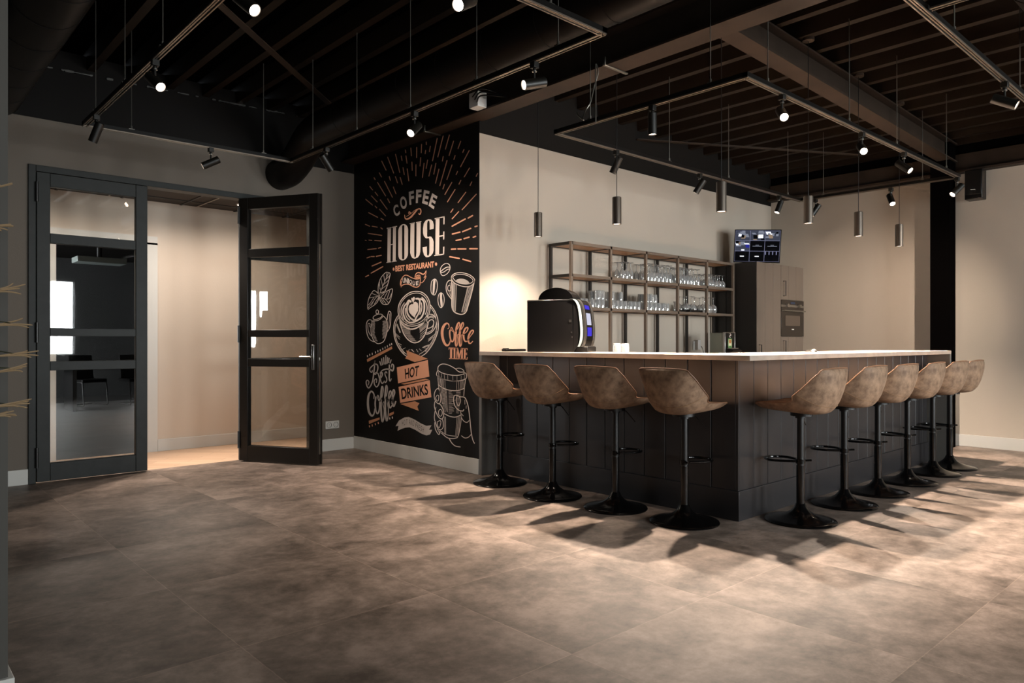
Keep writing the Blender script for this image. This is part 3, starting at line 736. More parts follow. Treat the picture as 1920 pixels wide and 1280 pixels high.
# coffee machine on the left arm of the bar
cm = empty('coffee_machine', (4.45, 4.13, WZ), 0, 'black coffee machine with lit curved front on the bar worktop', 'coffee machine')
cm.rotation_euler = (0, 0, R(27)); CMW, CMD, CMH = .34, .41, .443
MB().box((0, .0, .0), (CMW, CMD, CMH)).build('body', 'plastic', cm, bevel=.006)
MB().box((-.002, -.002, CMH - .012), (CMW + .002, CMD + .002, CMH - .008)).build('lid_seam', 'chrome', cm)
arc = spl([(.0, CMH + .003), (.03, CMH - .002), (.058, CMH - .03), (.075, CMH - .08), (.088, .27), (.095, .17), (.088, .09), (.07, .045)], 5)
MB().prism([(-y, z) for y, z in arc] + [(0, .045)], 0, .012, CMW - .012).build('front_housing', 'blackgloss', cm)
def band(off0, off1, x0, x1, m_, z_lo=.0, z_hi=1):
    m = MB(); P = [q for q in arc if z_lo <= q[1] <= z_hi]; vs = []; fs = []
    for y, z in P: vs += [(x0, -y - off1, z), (x0, -y - off0, z), (x1, -y - off0, z), (x1, -y - off1, z)]
    for i in range(len(P) - 1):
        for q in range(4): fs.append((i * 4 + q, i * 4 + (q + 1) % 4, (i + 1) * 4 + (q + 1) % 4, (i + 1) * 4 + q))
    fs += [(0, 1, 2, 3), tuple(range(len(vs) - 4, len(vs)))[::-1]]
    return m.add(vs, fs, m_)
MB().prism([(-y * .45 - .004, z) for y, z in arc if z > .0] + [(-.002, .0), (-.002, CMH)], 0, -.004, .012).build('side_cheek', 'plastic', cm)
band(-.03, -.012, -.012, .014, 'greyplastic').build('side_trim', None, cm)
band(-.002, .010, .0, .05, 'chrome').build('chrome_trim', None, cm); band(-.002, .010, CMW - .05, CMW - .004, 'chrome').build('chrome_trim', None, cm)
band(-.001, .006, .05, CMW - .05, 'blackgloss').build('front_panel', None, cm)
for (a, b, mm) in ((.355, .40, 'display'), (.215, .345, 'display_w'), (.13, .21, 'display')): band(.002, .009, .09, CMW - .12, mm, a, b).build('display', None, cm)
MB().box((.03, -.12, .0), (CMW - .03, 0, .045)).build('drip_tray', 'plastic', cm, bevel=.006)
MB().box((.05, -.11, .045), (CMW - .05, -.02, .052)).build('cup_grid', 'chrome', cm)
n = 20
dome = [(-.155 * math.cos(PI * k / n), .105 * math.sin(PI * k / n)) for k in range(n + 1)]
MB().prism([(y + .17, z + CMH) for y, z in dome], 0, .05, CMW - .05).build('bean_hopper', 'blackgloss', cm, bevel=.008)
MB().box((-.004, .015, .25), (.001, .036, .272)).box((-.003, .01, .16), (.001, .02, .172)).box((-.003, .005, .12), (.001, .013, .134)).build('lock', 'chrome', cm)

# soup dispenser on the back counter
sd = empty('soup_dispenser', (7.333, 4.45, BCZ), 0, 'small steel instant soup dispenser with a printed mug on its black front', 'dispenser')
MB().box((0, .03, 0), (.21, .20, .385)).build('body', 'tea', sd, bevel=.004)
MB().box((-.006, .0, 0), (.006, .03, .39)).box((.204, .0, 0), (.216, .03, .39)).box((-.006, .0, .383), (.216, .03, .392)).build('edge_frame', 'chrome', sd, bevel=.003)
MB().box((.006, .002, .02), (.204, .05, .384)).build('front_panel', 'plastic', sd, bevel=.004)
ic = MB(); mk = [(-.040, .075), (.040, .075), (.044, .0), (.026, -.075), (-.026, -.075), (-.044, .0)]
T_ = Matrix.Translation((.10, .001, .245))
ic.prism([(x, z) for x, z in mk], 1, -.001, .002, 'green', T_).prism([(x * .78, z * .8 + .004) for x, z in mk], 1, -.002, .0, 'cream', T_)
ic.prism([(x * .6, z * .28 + .04) for x, z in mk], 1, -.003, .0, 'orange', T_).prism([(x * .55, z * .3 - .03) for x, z in mk], 1, -.003, 0, 'green', T_)
ic.tube([(0, -.002, .085), (-.016, -.002, .10), (.016, -.002, .115), (-.004, -.002, .13)], .006, 6, 'chalk', mtx=T_)
ic.build('printed_mug', None, sd)
MB().prism([(.0, .205), (-.07, .20), (-.10, .185), (-.075, .165), (.0, .15)], 0, .005, .205).build('drip_ledge', 'plastic', sd, bevel=.006)
MB().box((.03, -.06, .202), (.18, -.01, .212)).build('cup_rest', 'chrome', sd)
MB().cyl((.18, -.06, .02), (.18, -.06, .17), .012, 12).cyl((.18, -.06, 0), (.18, -.06, .02), .02, 12).build('support_foot', 'chrome', sd)

# wall socket with adapter behind the bar
p = Vector((7.60, BY, 1.16)); ws = empty('wall_socket', p, 0, 'white wall socket with a plugged-in adapter between shelf rack posts', 'socket')
MB().box((-.05, -.012, -.06), (.02, 0, .05)).build('cover_plate', 'white', ws, bevel=.003)
MB().box((-.015, -.055, -.055), (.045, -.012, .065)).build('adapter', 'whiteplastic', ws, bevel=.004)
MB().tube(spl([(.05, -.04, .0), (.09, -.05, -.04), (.11, -.06, -.12), (.16, -.07, -.2), (.2, -.08, -.225)], 5), .004, 6).build('cable', 'plastic', ws)

# things lying on the bar
p = onz(925, 659.2, WZ); rc = empty('remote_control', (4.50, 4.86, WZ), R(0), 'flat black remote lying on the bar worktop next to the mural corner', 'remote control')
rc.location = (4.44, 4.87, WZ); MB().box((-.11, -.03, 0), (.14, .03, .022)).build('body', 'plastic', rc, bevel=.006); MB().box((-.105, -.025, .022), (-.07, .02, .028)).build('button_pad', 'blackgloss', rc)
kb = empty('key_bunch', (5.95, 2.78, WZ), R(15), 'small bunch of silver keys with a black strap lying on the bar worktop', 'keys')
for k in range(4): MB().tube([(.014 * math.cos(t), .014 * math.sin(t), .006 + k * .005) for t in [2 * PI * i / 12 for i in range(12)]], .004, 6, closed=True, mtx=Matrix.Translation((-.03 + k * .022, .01 * (k % 2), 0))).box((-.03 + k * .022 - .004, .012, .003 + k * .004), (-.03 + k * .022 + .004, .06, .006 + k * .004)).build('key', 'chrome', kb)
MB().tube([(.04, 0, .012), (.08, .01, .02), (.13, 0, .006), (.17, .02, .004)], .006, 6).build('strap', 'plastic', kb)

# ------------------------------------------------------------------ mural on the wall (flat print)
mural = MB().box((MX - .0018, BY + .002, .141), (MX - .0008, DY - .003, 3.30)).build('coffee_mural', 'black_wall', smooth=False)
tag(mural, 'black coffee house mural with copper and white lettering left of the bar', 'mural')
def fm(ox, oy, s): return lambda pts: [(ox + x / s, oy + y / s) for x, y in pts]
fA = fm(670, 480, 10.667); fB = fm(670, 590, 10.667); fC = fm(670, 700, 10.667); fD = fm(730, 500, 10.667); fE = fm(730, 590, 10.667)
fF = fm(790, 490, 11.636); fG = fm(800, 590, 12.8); fH = fm(740, 670, 7.53); f3 = fm(670, 370, 8.533); f4 = fm(780, 370, 8.533); f5 = fm(660, 230, 5.12); fHO = fm(715, 400, 14.223)
class Print:
    def __init__(s, name, layer): s.mb = MB(); s.name = name; s.x = MX - .0024 - .0004 * layer
    def P(s, u, v): p = onx(u, v, s.x); return (s.x, p.y, p.z)
    def rib(s, pts, w, k=6, m='chalk', closed=False):
        n = len(pts); ws = list(w) if isinstance(w, (list, tuple)) else [w] * n
        if len(ws) != n: ws = [ws[min(len(ws) - 1, int(i * len(ws) / n))] for i in range(n)]
        q = spl([(x, y, a) for (x, y), a in zip(pts, ws)], k, closed) if k > 1 and n > 2 else [(x, y, a) for (x, y), a in zip(pts, ws)]
        N = len(q); vs = []; fs = []
        for i in range(N):
            a = q[(i - 1) % N] if (closed or i) else q[0]; b = q[(i + 1) % N] if (closed or i < N - 1) else q[-1]
            dx, dy = b[0] - a[0], b[1] - a[1]; L = math.hypot(dx, dy) or 1; nx, ny = -dy / L * q[i][2] / 2, dx / L * q[i][2] / 2
            vs += [s.P(q[i][0] + nx, q[i][1] + ny), s.P(q[i][0] - nx, q[i][1] - ny)]
        for i in range(N if closed else N - 1): j_ = (i + 1) % N; fs.append((2 * i, 2 * i + 1, 2 * j_ + 1, 2 * j_))
        s.mb.add(vs, fs, m)
        if not closed:
            for e, o_ in ((0, 1), (N - 1, N - 2)):
                cx, cy, r = q[e][0], q[e][1], q[e][2] / 2; a0 = math.atan2(cy - q[o_][1], cx - q[o_][0])
                s.mb.add([s.P(cx + r * math.cos(a0 + t), cy + r * math.sin(a0 + t)) for t in (-PI / 2, -PI / 4, 0, PI / 4, PI / 2)], [(0, 1, 2, 3, 4)], m)
        return s
    def fill(s, pts, m='chalk', k=1, holes=()):
        loops = [spl(pts, k, True) if k > 1 else pts] + [spl(h, k, True) if k > 1 else h for h in holes]
        tri = geometry.tessellate_polygon([[Vector((x, y, 0)) for x, y in l] for l in loops]); flat = [p for l in loops for p in l]
        s.mb.add([s.P(*p) for p in flat], [tuple(t) for t in tri], m); return s
    def lines(s, L, w, m='chalk'):
        for l in L: s.rib(l, w, 4, m)
        return s
    def ell(s, c, rx, ry, w, m='chalk', rot=0):
        pts = [(c[0] + rx * math.cos(t) * math.cos(rot) - ry * math.sin(t) * math.sin(rot), c[1] + rx * math.cos(t) * math.sin(rot) + ry * math.sin(t) * math.cos(rot)) for t in [2 * PI * i / 20 for i in range(20)]]
        return s.rib(pts, w, 1, m, True) if w else s.fill(pts, m)
    def text(s, t, quad, m='chalk', off=0.0):
        cu = bpy.data.curves.new('t', 'FONT'); cu.body = t; cu.offset = off; cu.resolution_u = 4
        o = bpy.data.objects.new('t', cu); me = bpy.data.meshes.new_from_object(o)
        vs = [v.co.copy() for v in me.vertices]; fs = [tuple(p.vertices) for p in me.polygons]
        x0, x1 = min(v.x for v in vs), max(v.x for v in vs); y0, y1 = min(v.y for v in vs), max(v.y for v in vs)
        TL, TR, BR, BL = quad; out = []
        for v in vs:
            a = (v.x - x0) / (x1 - x0); b = (v.y - y0) / (y1 - y0)
            tx = TL[0] + (TR[0] - TL[0]) * a; ty = TL[1] + (TR[1] - TL[1]) * a; bx = BL[0] + (BR[0] - BL[0]) * a; by = BL[1] + (BR[1] - BL[1]) * a
            out.append(s.P(bx + (tx - bx) * b, by + (ty - by) * b))
        s.mb.add(out, fs, m); bpy.data.objects.remove(o); bpy.data.curves.remove(cu); bpy.data.meshes.remove(me); return s
    def done(s, label=None):
        o = s.mb.build(s.name, None, mural, smooth=False)
        if label: o['label'] = label
        return o
# sunburst
p = Print('sunburst', 1)
for l in [(285,368,327,455),(342,330,400,483),(418,303,458,477),(473,320,480,362),(512,262,516,288),(518,318,528,388),(490,432,502,498),(530,442,545,557),(565,243,570,318),(575,378,578,457),(614,403,613,510),(621,237,620,335),(668,207,665,288),(660,335,653,415),(692,388,676,525),(713,185,714,210),(707,265,702,298),(752,225,744,277),(726,358,712,438),(765,405,738,512),(818,150,773,365),(806,388,785,493),(835,445,802,580),(875,128,824,328),(875,325,868,367),(912,363,843,605),(935,118,897,253),(975,177,932,315),(960,405,911,545),(887,592,873,635),(958,573,892,688),(990,315,978,352),(1043,178,1018,248),(1075,257,1063,285),(1013,468,1000,498),(1125,267,1042,423),(1128,435,1077,520),(1045,552,1027,590),(990,640,916,760),(1092,667,1018,767),(1150,567,1133,603),(1205,487,1192,515),(1193,686,1057,835),(970,828,948,860),(1024,853,962,922),(262,480,283,520),(357,515,368,553),(417,518,437,577),(463,525,482,592),(397,617,422,682),(212,528,222,545),(245,573,323,702),(312,563,388,715),(172,613,198,645),(222,667,248,700),(187,702,242,760),(132,735,197,790),(222,800,238,817),(272,740,337,830),(342,730,362,768),(264,830,322,893),(160,863,247,908),(278,918,303,933),(128,975,170,993),(193,993,243,1002),(277,1008,292,1020),(155,1062,285,1081),(127,1129,137,1131),(163,1126,190,1130),(218,1131,280,1134),(152,1217,233,1208),(253,1204,275,1197)]:
    p.rib(f5([l[:2], l[2:]]), 1.7, 1, 'copper')
for l in [(155,967,203,950),(222,945,270,945),(303,942,383,927),(235,1097,380,1035),(222,1210,407,1107),(133,1268,178,1245)]: p.rib(f3([l[:2], l[2:]]), 1.9, 1, 'copper')
for l in [(578,460,787,345),(835,330,905,290),(583,585,702,555),(745,548,875,495),(945,468,978,457),(642,688,722,672),(768,660,850,635),(915,637,955,622),(567,828,635,824),(672,823,797,823),(860,820,980,820),(540,948,692,975),(750,988,875,1025)]: p.rib(f4([l[:2], l[2:]]), 2.5, 1, 'copper')
p.done('copper rays around the lettering')
# lettering
p = Print('main_lettering', 1)
for ch, q in (('C', [(388,800),(440,779),(462,880),(412,908)]), ('O', [(455,714),(517,700),(533,820),(470,835)]), ('F', [(545,664),(593,650),(598,783),(552,790)]), ('F', [(616,643),(668,640),(664,768),(612,773)]), ('E', [(692,645),(746,657),(725,789),(672,772)]), ('E', [(770,676),(821,708),(784,831),(734,795)])):
    p.text(ch, f5(q), 'chalk', .035)
H = lambda pts: p.fill(fHO(pts), 'chalk')
H([(170,385),(257,370),(243,1290),(158,1300)]); H([(312,360),(390,345),(382,1275),(302,1285)]); H([(145,385),(272,360),(272,385),(145,412)]); H([(285,357),(418,330),(418,355),(285,382)]); H([(243,822),(312,805),(312,830),(243,848)])
H([(138,1298),(268,1280),(268,1300),(138,1318)]); H([(284,1278),(410,1255),(410,1278),(284,1300)])
def stadium(l, r, t, b, sk=0, n=10):
    cx = (l + r) / 2; rx = (r - l) / 2; ry = rx * 1.3; out = []
    for i in range(n + 1): a = PI - PI * i / n; out.append((cx + rx * math.cos(a), t + ry - ry * math.sin(a) - sk * math.cos(a)))
    for i in range(n + 1): a = -PI * i / n; out.append((cx + rx * math.cos(a), b - ry - ry * math.sin(a) - sk * math.cos(a)))
    return out
p.fill(fHO(stadium(452, 712, 285, 1252, 22)), 'chalk', 1, [fHO(stadium(553, 614, 310, 1222, 5))])
u = [(780,268),(883,246),(878,1080),(885,1165),(900,1178),(925,1150),(935,1060),(940,240),(1052,216),(1040,1020),(1020,1110),(970,1175),(890,1208),(830,1190),(790,1130),(768,1050)]
H(u); H([(758,265),(895,236),(895,258),(758,288)]); H([(925,232),(1068,200),(1068,224),(925,254)])
H([(1290,435),(1395,408),(1400,310),(1375,210),(1320,160),(1250,155),(1180,190),(1130,270),(1110,400),(1110,520),(1130,600),(1180,658),(1215,665),(1272,655),(1282,720),(1280,1060),(1262,1118),(1240,1130),(1220,1100),(1215,880),(1102,905),(1108,1000),(1140,1110),(1190,1165),(1250,1165),(1320,1130),(1375,1060),(1395,980),(1395,760),(1375,680),(1330,620),(1290,610),(1235,632),(1222,590),(1222,260),(1240,200),(1260,187),(1282,210),(1290,265)])
H([(1450,135),(1552,112),(1540,1105),(1438,1120)]); H([(1422,130),(1690,72),(1690,98),(1422,158)]); H([(1655,85),(1690,75),(1684,290),(1655,295)]); H([(1545,595),(1660,572),(1660,603),(1540,630)]); H([(1650,485),(1682,480),(1678,695),(1648,700)]); H([(1410,1112),(1672,1072),(1672,1100),(1408,1138)]); H([(1650,892),(1682,887),(1674,1095),(1645,1098)])
p.done(); p = Print('restaurant_lettering', 1)
p.text('BEST RESTAURANT', [(741.1, 498.3), (814, 489.3), (814, 501), (741.5, 509.2)], 'copper', .035)
p.ell((738, 504.5), 1.7, 3.0, 0, 'copper').ell((817.6, 495), 2.0, 3.2, 0, 'copper')
p.rib(f5([(505,885),(510,915),(530,925),(565,905),(600,865),(630,830),(655,828),(662,855),(650,880),(640,870)]), [1,2,2.6,3,3,2.5,2,2,2,1.2], 6, 'copper')
p.rib(f5([(545,872),(548,855),(560,862),(555,880)]), 1.6, 6, 'copper').rib(f5([(522,900),(560,876),(600,842),(640,820)]), .8, 6, 'copper')
ub = [(260,232,305,215,318,315,275,325),(318,215,368,225,362,330,312,318),(374,232,392,238,386,342,368,336),(402,252,455,268,448,362,395,348),(470,280,520,290,512,376,464,368),(538,288,586,280,580,362,532,374)]
for ch, b in zip('UNIQUE', ub): p.text(ch, fD([b[0:2], b[2:4], b[4:6], b[6:8]]), 'chalk', .02)
p.done(); p = Print('coffee_time_lettering', 1)
for poly in ([(562,795),(612,800),(610,1060),(562,1058)], [(525,782),(640,787),(640,812),(525,807)], [(525,785),(541,785),(538,838),(525,838)], [(626,790),(640,790),(640,842),(628,842)], [(540,1040),(626,1042),(626,1062),(540,1060)],
             [(650,790),(690,792),(688,1060),(648,1060)], [(636,785),(703,788),(703,806),(636,803)], [(636,1042),(703,1044),(703,1064),(636,1062)],
             [(716,792),(736,792),(732,1064),(714,1064)], [(706,788),(752,790),(792,960),(776,1066),(764,1066),(716,835)], [(790,930),(826,795),(850,800),(785,1066),(770,1066)], [(832,795),(870,797),(866,1072),(826,1070)], [(818,792),(880,795),(880,815),(818,812)], [(702,1045),(756,1047),(756,1066),(702,1064)], [(805,1050),(880,1053),(880,1073),(805,1070)],
             [(896,800),(936,802),(932,1074),(892,1072)], [(886,796),(985,800),(985,822),(886,818)], [(966,800),(985,800),(983,852),(970,850)], [(930,925),(966,928),(966,950),(930,948)], [(955,905),(968,905),(968,970),(955,970)], [(886,1052),(985,1056),(985,1078),(886,1074)], [(968,1012),(985,1010),(985,1078),(964,1078)]):
    p.fill(fG(poly), 'copper')
# script: Coffee
wf = [1.2,1.2,1.5,2,2.5,3.4,3.9,3.9,3.4,2.5,1.5,1.2,1,1]
ff = [(700,390),(740,340),(785,260),(788,205),(765,188),(728,260),(702,400),(692,560),(698,710),(713,750),(742,690),(748,580),(735,492),(780,450)]
p.rib(fG([(500,335),(530,320),(538,270),(520,220),(480,205),(430,240),(387,320),(370,430),(385,560),(430,680),(485,735),(540,700),(572,610)]), [1,1.2,1.6,2.2,3,4.2,5,5,4.8,4.4,3.6,2.5,1.5], 6, 'copper')
p.rib(fG([(560,370),(552,450),(572,580),(610,645),(648,600),(660,490),(640,390),(605,305),(582,310),(590,360),(640,410),(700,400)]), [2.8,2.8,2.5,2.5,2.3,2,1.5,1.5,1.3,1.3,1.2,1.2], 6, 'copper')
p.rib(fG(ff), wf, 6, 'copper').rib(fG([(x + 96, y + 4) for x, y in ff]), wf, 6, 'copper')
we = [1.2,1.3,2,2.5,2.5,3,3.4,3.4,2.8,2,1.5]
p.rib(fG([(850,490),(910,450),(970,390),(990,325),(965,303),(920,340),(888,430),(888,540),(910,618),(950,640),(1000,600)]), we, 6, 'copper')
p.rib(fG([(1000,595),(1050,515),(1110,430),(1120,385),(1095,372),(1050,410),(1003,520),(998,610),(1020,678),(1060,680),(1105,635)]), we, 6, 'copper')
p.done(); p = Print('best_coffee_lettering', 1)
g = 'grey'
p.rib(fB([(300,1112),(290,1150),(257,1130),(250,1080),(290,1030),(335,990),(352,920)]), 1.8, 6, g)
p.rib(fB([(350,925),(342,1050),(326,1180),(312,1290),(300,1340),(268,1415),(225,1462),(185,1405),(178,1335),(205,1306),(232,1345),(218,1400)]), [1.6,2.2,2.2,2.2,2.2,2.2,2.2,2,2,1.6,1.6,1.4], 6, g)
p.rib(fB([(335,1010),(370,985),(405,1010),(410,1080),(392,1140),(362,1195),(345,1180),(372,1155),(415,1178),(440,1260),(444,1300),(428,1385),(385,1442),(345,1395),(336,1325),(368,1278),(388,1300),(380,1355)]), [1.6,2,2.2,2.2,1.8,1.6,1.4,1.6,2,2.2,2.2,2.2,2,2,1.8,1.6,1.4,1.4], 6, g)
p.rib(fC([(466,95),(500,35),(498,-12),(480,-18),(462,60),(470,150),(500,198),(540,150)]), 1.9, 6, g).rib(fC([(592,-10),(575,-35),(553,-10),(560,40),(585,95),(588,140),(562,180),(535,155)]), 1.9, 6, g)
p.rib(fC([(640,-170),(640,-50),(638,60),(642,125),(658,148),(680,105)]), [2.2,2.6,2.6,2.6,2.2,1.6], 6, g)
p.rib(fB([(452,1170),(500,1112),(580,1085),(660,1095),(705,1120),(726,1065),(722,1005),(692,988),(682,1045)]), [1.4,2,2.4,2.8,2.6,2.4,2,1.8,1.4], 6, g)
p.lines([fB(l) for l in ([(450,935),(475,1010)],[(485,880),(502,1000)],[(525,855),(535,985)],[(570,815),(568,985)],[(605,850),(595,975)],[(635,870),(625,955)],[(675,900),(655,965)])], 1.9, g)
p.rib(fC([(330,500),(335,430),(310,375),(270,360),(225,440),(212,600),(232,760),(285,845),(330,810),(350,700)]), [1.5,2,2.5,3,3.8,4.2,4.2,3.5,2.5,1.5], 6, g)
p.rib(fC([(370,470),(357,600),(372,750),(405,802),(435,740),(445,600),(430,480),(410,432),(402,470),(430,545),(470,550)]), [2.6,2.8,2.6,2.6,2.4,2,1.6,1.5,1.3,1.2,1.2], 6, g)
fk = [(455,570),(500,450),(518,330),(505,265),(487,285),(474,450),(474,700),(486,890),(505,965),(530,880),(536,720),(512,600),(550,550)]; fw_ = [1.2,1.5,2,2.4,2.8,3.3,3.4,3.3,2.8,2,1.5,1.2,1.2]
p.rib(fC(fk), fw_, 6, g).rib(fC([(x + 84, y - 20) for x, y in fk]), fw_, 6, g)
p.rib(fC([(600,580),(650,480),(680,395),(665,350),(640,375),(627,480),(632,620),(655,688),(695,640)]), 2.5, 6, g).rib(fC([(690,600),(718,480),(746,385),(733,325),(712,352),(702,470),(708,600),(730,660),(768,560)]), 2.5, 6, g)
p.fill(fB([(190,890),(690,630),(700,680),(200,945)]), 'copper2').fill(fC([(228,945),(445,878),(447,920),(235,1010)]), 'copper2').fill(fC([(638,800),(730,760),(730,808),(640,855)]), 'copper2')
for x, y in [(200,825),(247,800),(297,780),(362,750),(410,728),(458,708),(508,680),(555,655),(600,630),(648,600),(685,585)]: p.rib(fB([(x, y - 13), (x + 2, y + 13)]), 1.6, 1, 'chalk')
for x, y, c in [(243,1055,'copper'),(298,1038,'copper'),(360,1012,'copper'),(420,990,'copper'),(648,900,'chalk'),(702,882,'chalk')]: p.rib(fC([(x - 2, y - 13), (x + 2, y + 13)]), 1.8, 1, c)
p.done()
# drawings
p = Print('leaf_drawing', 1)
p.rib(fA([(430,780),(415,660),(430,540),(480,420),(560,335),(600,325),(655,350),(635,460),(605,570),(560,680),(500,740)]), 1.2, 5, closed=True).rib(fA([(435,780),(500,620),(560,480),(620,345)]), 1.0)
p.lines([fA(l) for l in ([(470,690),(430,560)],[(505,600),(470,440)],[(545,510),(530,390)],[(585,430),(590,340)],[(480,665),(600,570)],[(520,575),(625,480)],[(565,470),(645,390)],[(450,740),(570,690)],[(450,660),(445,500)])], .9)
p.rib(fA([(430,790),(390,720),(330,690),(285,740),(240,820),(210,940),(212,1060),(260,1030),(350,970),(410,900)]), 1.2, 5, closed=True)
p.lines([fA(l) for l in ([(430,800),(330,760),(285,745)],[(430,800),(240,835)],[(390,810),(320,900),(215,1040)],[(330,825),(270,920),(220,980)],[(420,830),(340,960)],[(350,850),(280,990)])], .9)
p.rib(fA([(440,800),(500,745),(570,715),(640,675),(702,658),(690,760),(660,880),(620,950),(570,970),(500,950),(450,870)]), 1.2, 5, closed=True)
p.lines([fA(l) for l in ([(440,810),(520,850),(600,860),(640,850)],[(470,820),(540,750)],[(530,850),(600,720)],[(590,860),(650,690)],[(640,850),(690,740)],[(500,850),(580,960)],[(450,830),(520,930)],[(560,860),(620,930)])], .9).done()
p = Print('teapot_drawing', 1)
p.ell(fB([(398, -58)])[0], 2.5, 3.8, 1.2).rib(fB([(315,70),(330,30),(400,-8),(470,-15),(500,5),(470,50),(400,85),(340,92)]), 1.2, 5, closed=True).rib(fB([(300,120),(400,115),(470,75),(520,25)]), 1.2)
p.rib(fB([(300,120),(275,230),(275,350),(300,450),(340,530),(405,575),(470,565),(530,525),(570,430),(595,320),(600,180),(580,90),(520,20)]), 1.3)
p.rib(fB([(290,210),(290,140),(280,108),(240,98),(200,130),(178,210),(185,330),(215,440),(270,510),(340,540)]), 1.3).rib(fB([(290,200),(275,250),(248,230),(252,185),(230,168),(210,200),(215,300),(245,380),(300,445)]), 1.1)
p.rib(fB([(595,100),(605,20),(625,-55),(640,-72),(670,-40),(668,80),(660,190),(640,270),(600,335)]), 1.3).rib(fB([(625,260),(640,120),(645,-20)]), .6)
for k in range(24):
    y = 130 + k * 17; a = random.uniform(0, 16)
    p.rib(fB([(298 + (k > 16) * (k - 16) * 9, y), (340 + a + (k > 16) * (k - 16) * 8, y + 4)]), .55, 1)
    if k < 21: p.rib(fB([(500 + a, y), (585 - (k > 15) * (k - 15) * 9, y - 12)]), .55, 1)
p.done()
p = Print('cup_drawing', 1)
p.rib(fD([(555,490),(660,515),(750,590),(800,690),(815,800),(800,920),(740,1040),(650,1130),(540,1175),(430,1185),(320,1150),(230,1070),(185,960),(175,860),(195,750),(250,650),(340,560),(440,505)]), 1.5, 5, closed=True)
p.rib(fD([(560,525),(650,550),(730,620),(775,720),(785,820),(765,930),(710,1030),(620,1105),(520,1142),(420,1148),(330,1112),(250,1045),(210,950),(205,860),(220,760),(275,665),(350,590),(450,540)]), 1.0, 5, closed=True)
p.rib(fE([(195,60),(215,160),(250,280),(300,400),(370,490),(450,545),(520,558),(600,530),(680,450),(730,350),(765,220),(775,180)]), 1.9).rib(fE([(200,90),(260,190),(340,258),(430,286),(530,268),(640,200),(725,95)]), 2.4)
p.rib(fE([(740,80),(760,20),(800,-10),(860,-5),(910,40),(940,120),(930,220),(880,310),(810,370),(740,388)]), 1.5).rib(fE([(770,190),(790,130),(830,100),(870,105),(890,150),(870,220),(820,258),(770,270)]), 1.4).rib(fE([(745,50),(750,120),(775,185)]), 1.3).rib(fE([(745,360),(800,342),(860,292),(888,190)]), 1.1)
for k in range(9): p.rib(fE([(765 + k * 14, 95 - 40 * math.sin(k / 3)), (775 + k * 15, 45 - 30 * math.sin(k / 3))]), .7, 1)
p.rib(fE([(170,20),(120,110),(90,230),(95,400),(130,540),(200,680),(280,780),(350,830)]), 1.5).rib(fD([(820,760),(900,870),(960,1010),(980,1160),(970,1290),(920,1440),(840,1590),(740,1720),(640,1790)]), 1.5)
p.rib(fE([(180,60),(140,140),(115,260),(120,400),(155,530),(220,650),(300,750),(350,790)]), 1.0).rib(fD([(825,810),(890,910),(930,1020),(950,1150),(935,1280),(890,1420),(810,1560),(720,1670),(600,1750)]), 1.0)
for a, b in (([(100,330),(135,520),(210,690),(290,780)], [(118,330),(155,520),(225,670),(305,760)]), ([(965,340),(915,480),(835,620),(730,740)], [(938,330),(890,460),(812,595),(715,705)])):
    A, B = spl(a, 8), spl(b, 8)
    for q0, q1 in zip(A, B): p.rib(fE([q0, q1]), .6, 1)
p.lines([fE(l) for l in ([(140,200),(210,360)],[(160,190),(225,350)],[(150,180),(218,355)],[(125,370),(210,450)],[(130,400),(205,490)],[(165,560),(240,600)],[(180,590),(235,640)],[(265,690),(320,660)],[(385,720),(400,690)],[(430,690),(490,740)],[(450,690),(495,745)],[(540,690),(575,745)],[(600,680),(640,720)],[(690,630),(820,590)],[(670,650),(800,620)],[(690,640),(810,605)],[(660,650),(740,670)],[(790,510),(910,380)],[(775,530),(890,440)],[(780,490),(880,410)])], .7)
for k in range(18):
    y = 180 + k * 20; bx = 225 + (y - 180) * .42 + max(0, y - 400) * .55; p.rib(fE([(bx, y), (bx + 130 - k * 2 + random.uniform(0, 25), y + 3)]), .6, 1)
p.lines([fE(l) for l in ([(600,270),(700,170)],[(610,310),(760,180)],[(610,350),(750,230)],[(620,390),(735,290)],[(620,430),(720,340)],[(610,470),(700,400)],[(600,230),(690,140)],[(605,290),(740,170)],[(612,330),(752,205)])], .6)
p.fill(fD([(475,745),(440,745),(400,780),(385,840),(400,910),(450,970),(505,1015),(530,950),(575,880),(580,800),(570,730),(530,700),(495,705)]), 'chalk').fill(fD([(470,625),(445,620),(437,650),(460,690),(478,722),(495,680),(512,640),(505,605),(485,600)]), 'chalk')
p.rib(fD([(425,695),(390,680),(350,730),(300,790),(275,880),(290,980),(330,1060),(400,1110),(480,1110)]), [4,4,3,2.8,2.8,2.8,2.6,2.6,3]).rib(fD([(385,720),(360,780),(350,860),(370,950),(430,1030),(490,1070)]), [3,3,3,3,3,3.5]).rib(fD([(320,830),(320,920),(350,1010),(410,1070)]), 1.6).rib(fD([(300,720),(250,800),(235,900),(255,990),(280,1060)]), 1.4)
p.rib(fD([(535,640),(580,640),(610,680),(605,780),(610,860),(580,940),(540,1010),(515,1060)]), [3,3.5,3,2.4,2.6,2.6,2.6,3]).rib(fD([(600,640),(650,650),(690,700),(700,800),(690,900),(640,1010),(560,1070),(490,1100)]), [2,3,3,3,3,3,3,4]).rib(fD([(640,720),(650,800),(640,880),(610,950)]), 1.6).rib(fD([(650,610),(710,670),(750,770),(750,870),(720,950)]), 1.6)
p.done()
p = Print('bean_and_mug_drawing', 1)
p.rib(fF([(540,45),(600,60),(625,110),(620,180),(570,260),(490,308),(440,290),(412,210),(430,130),(480,70)]), 1.2, 5, closed=True).rib(fF([(415,230),(480,170),(560,125),(625,128)]), 1.6).rib(fF([(430,250),(500,225),(560,180),(622,160)]), 1.4)
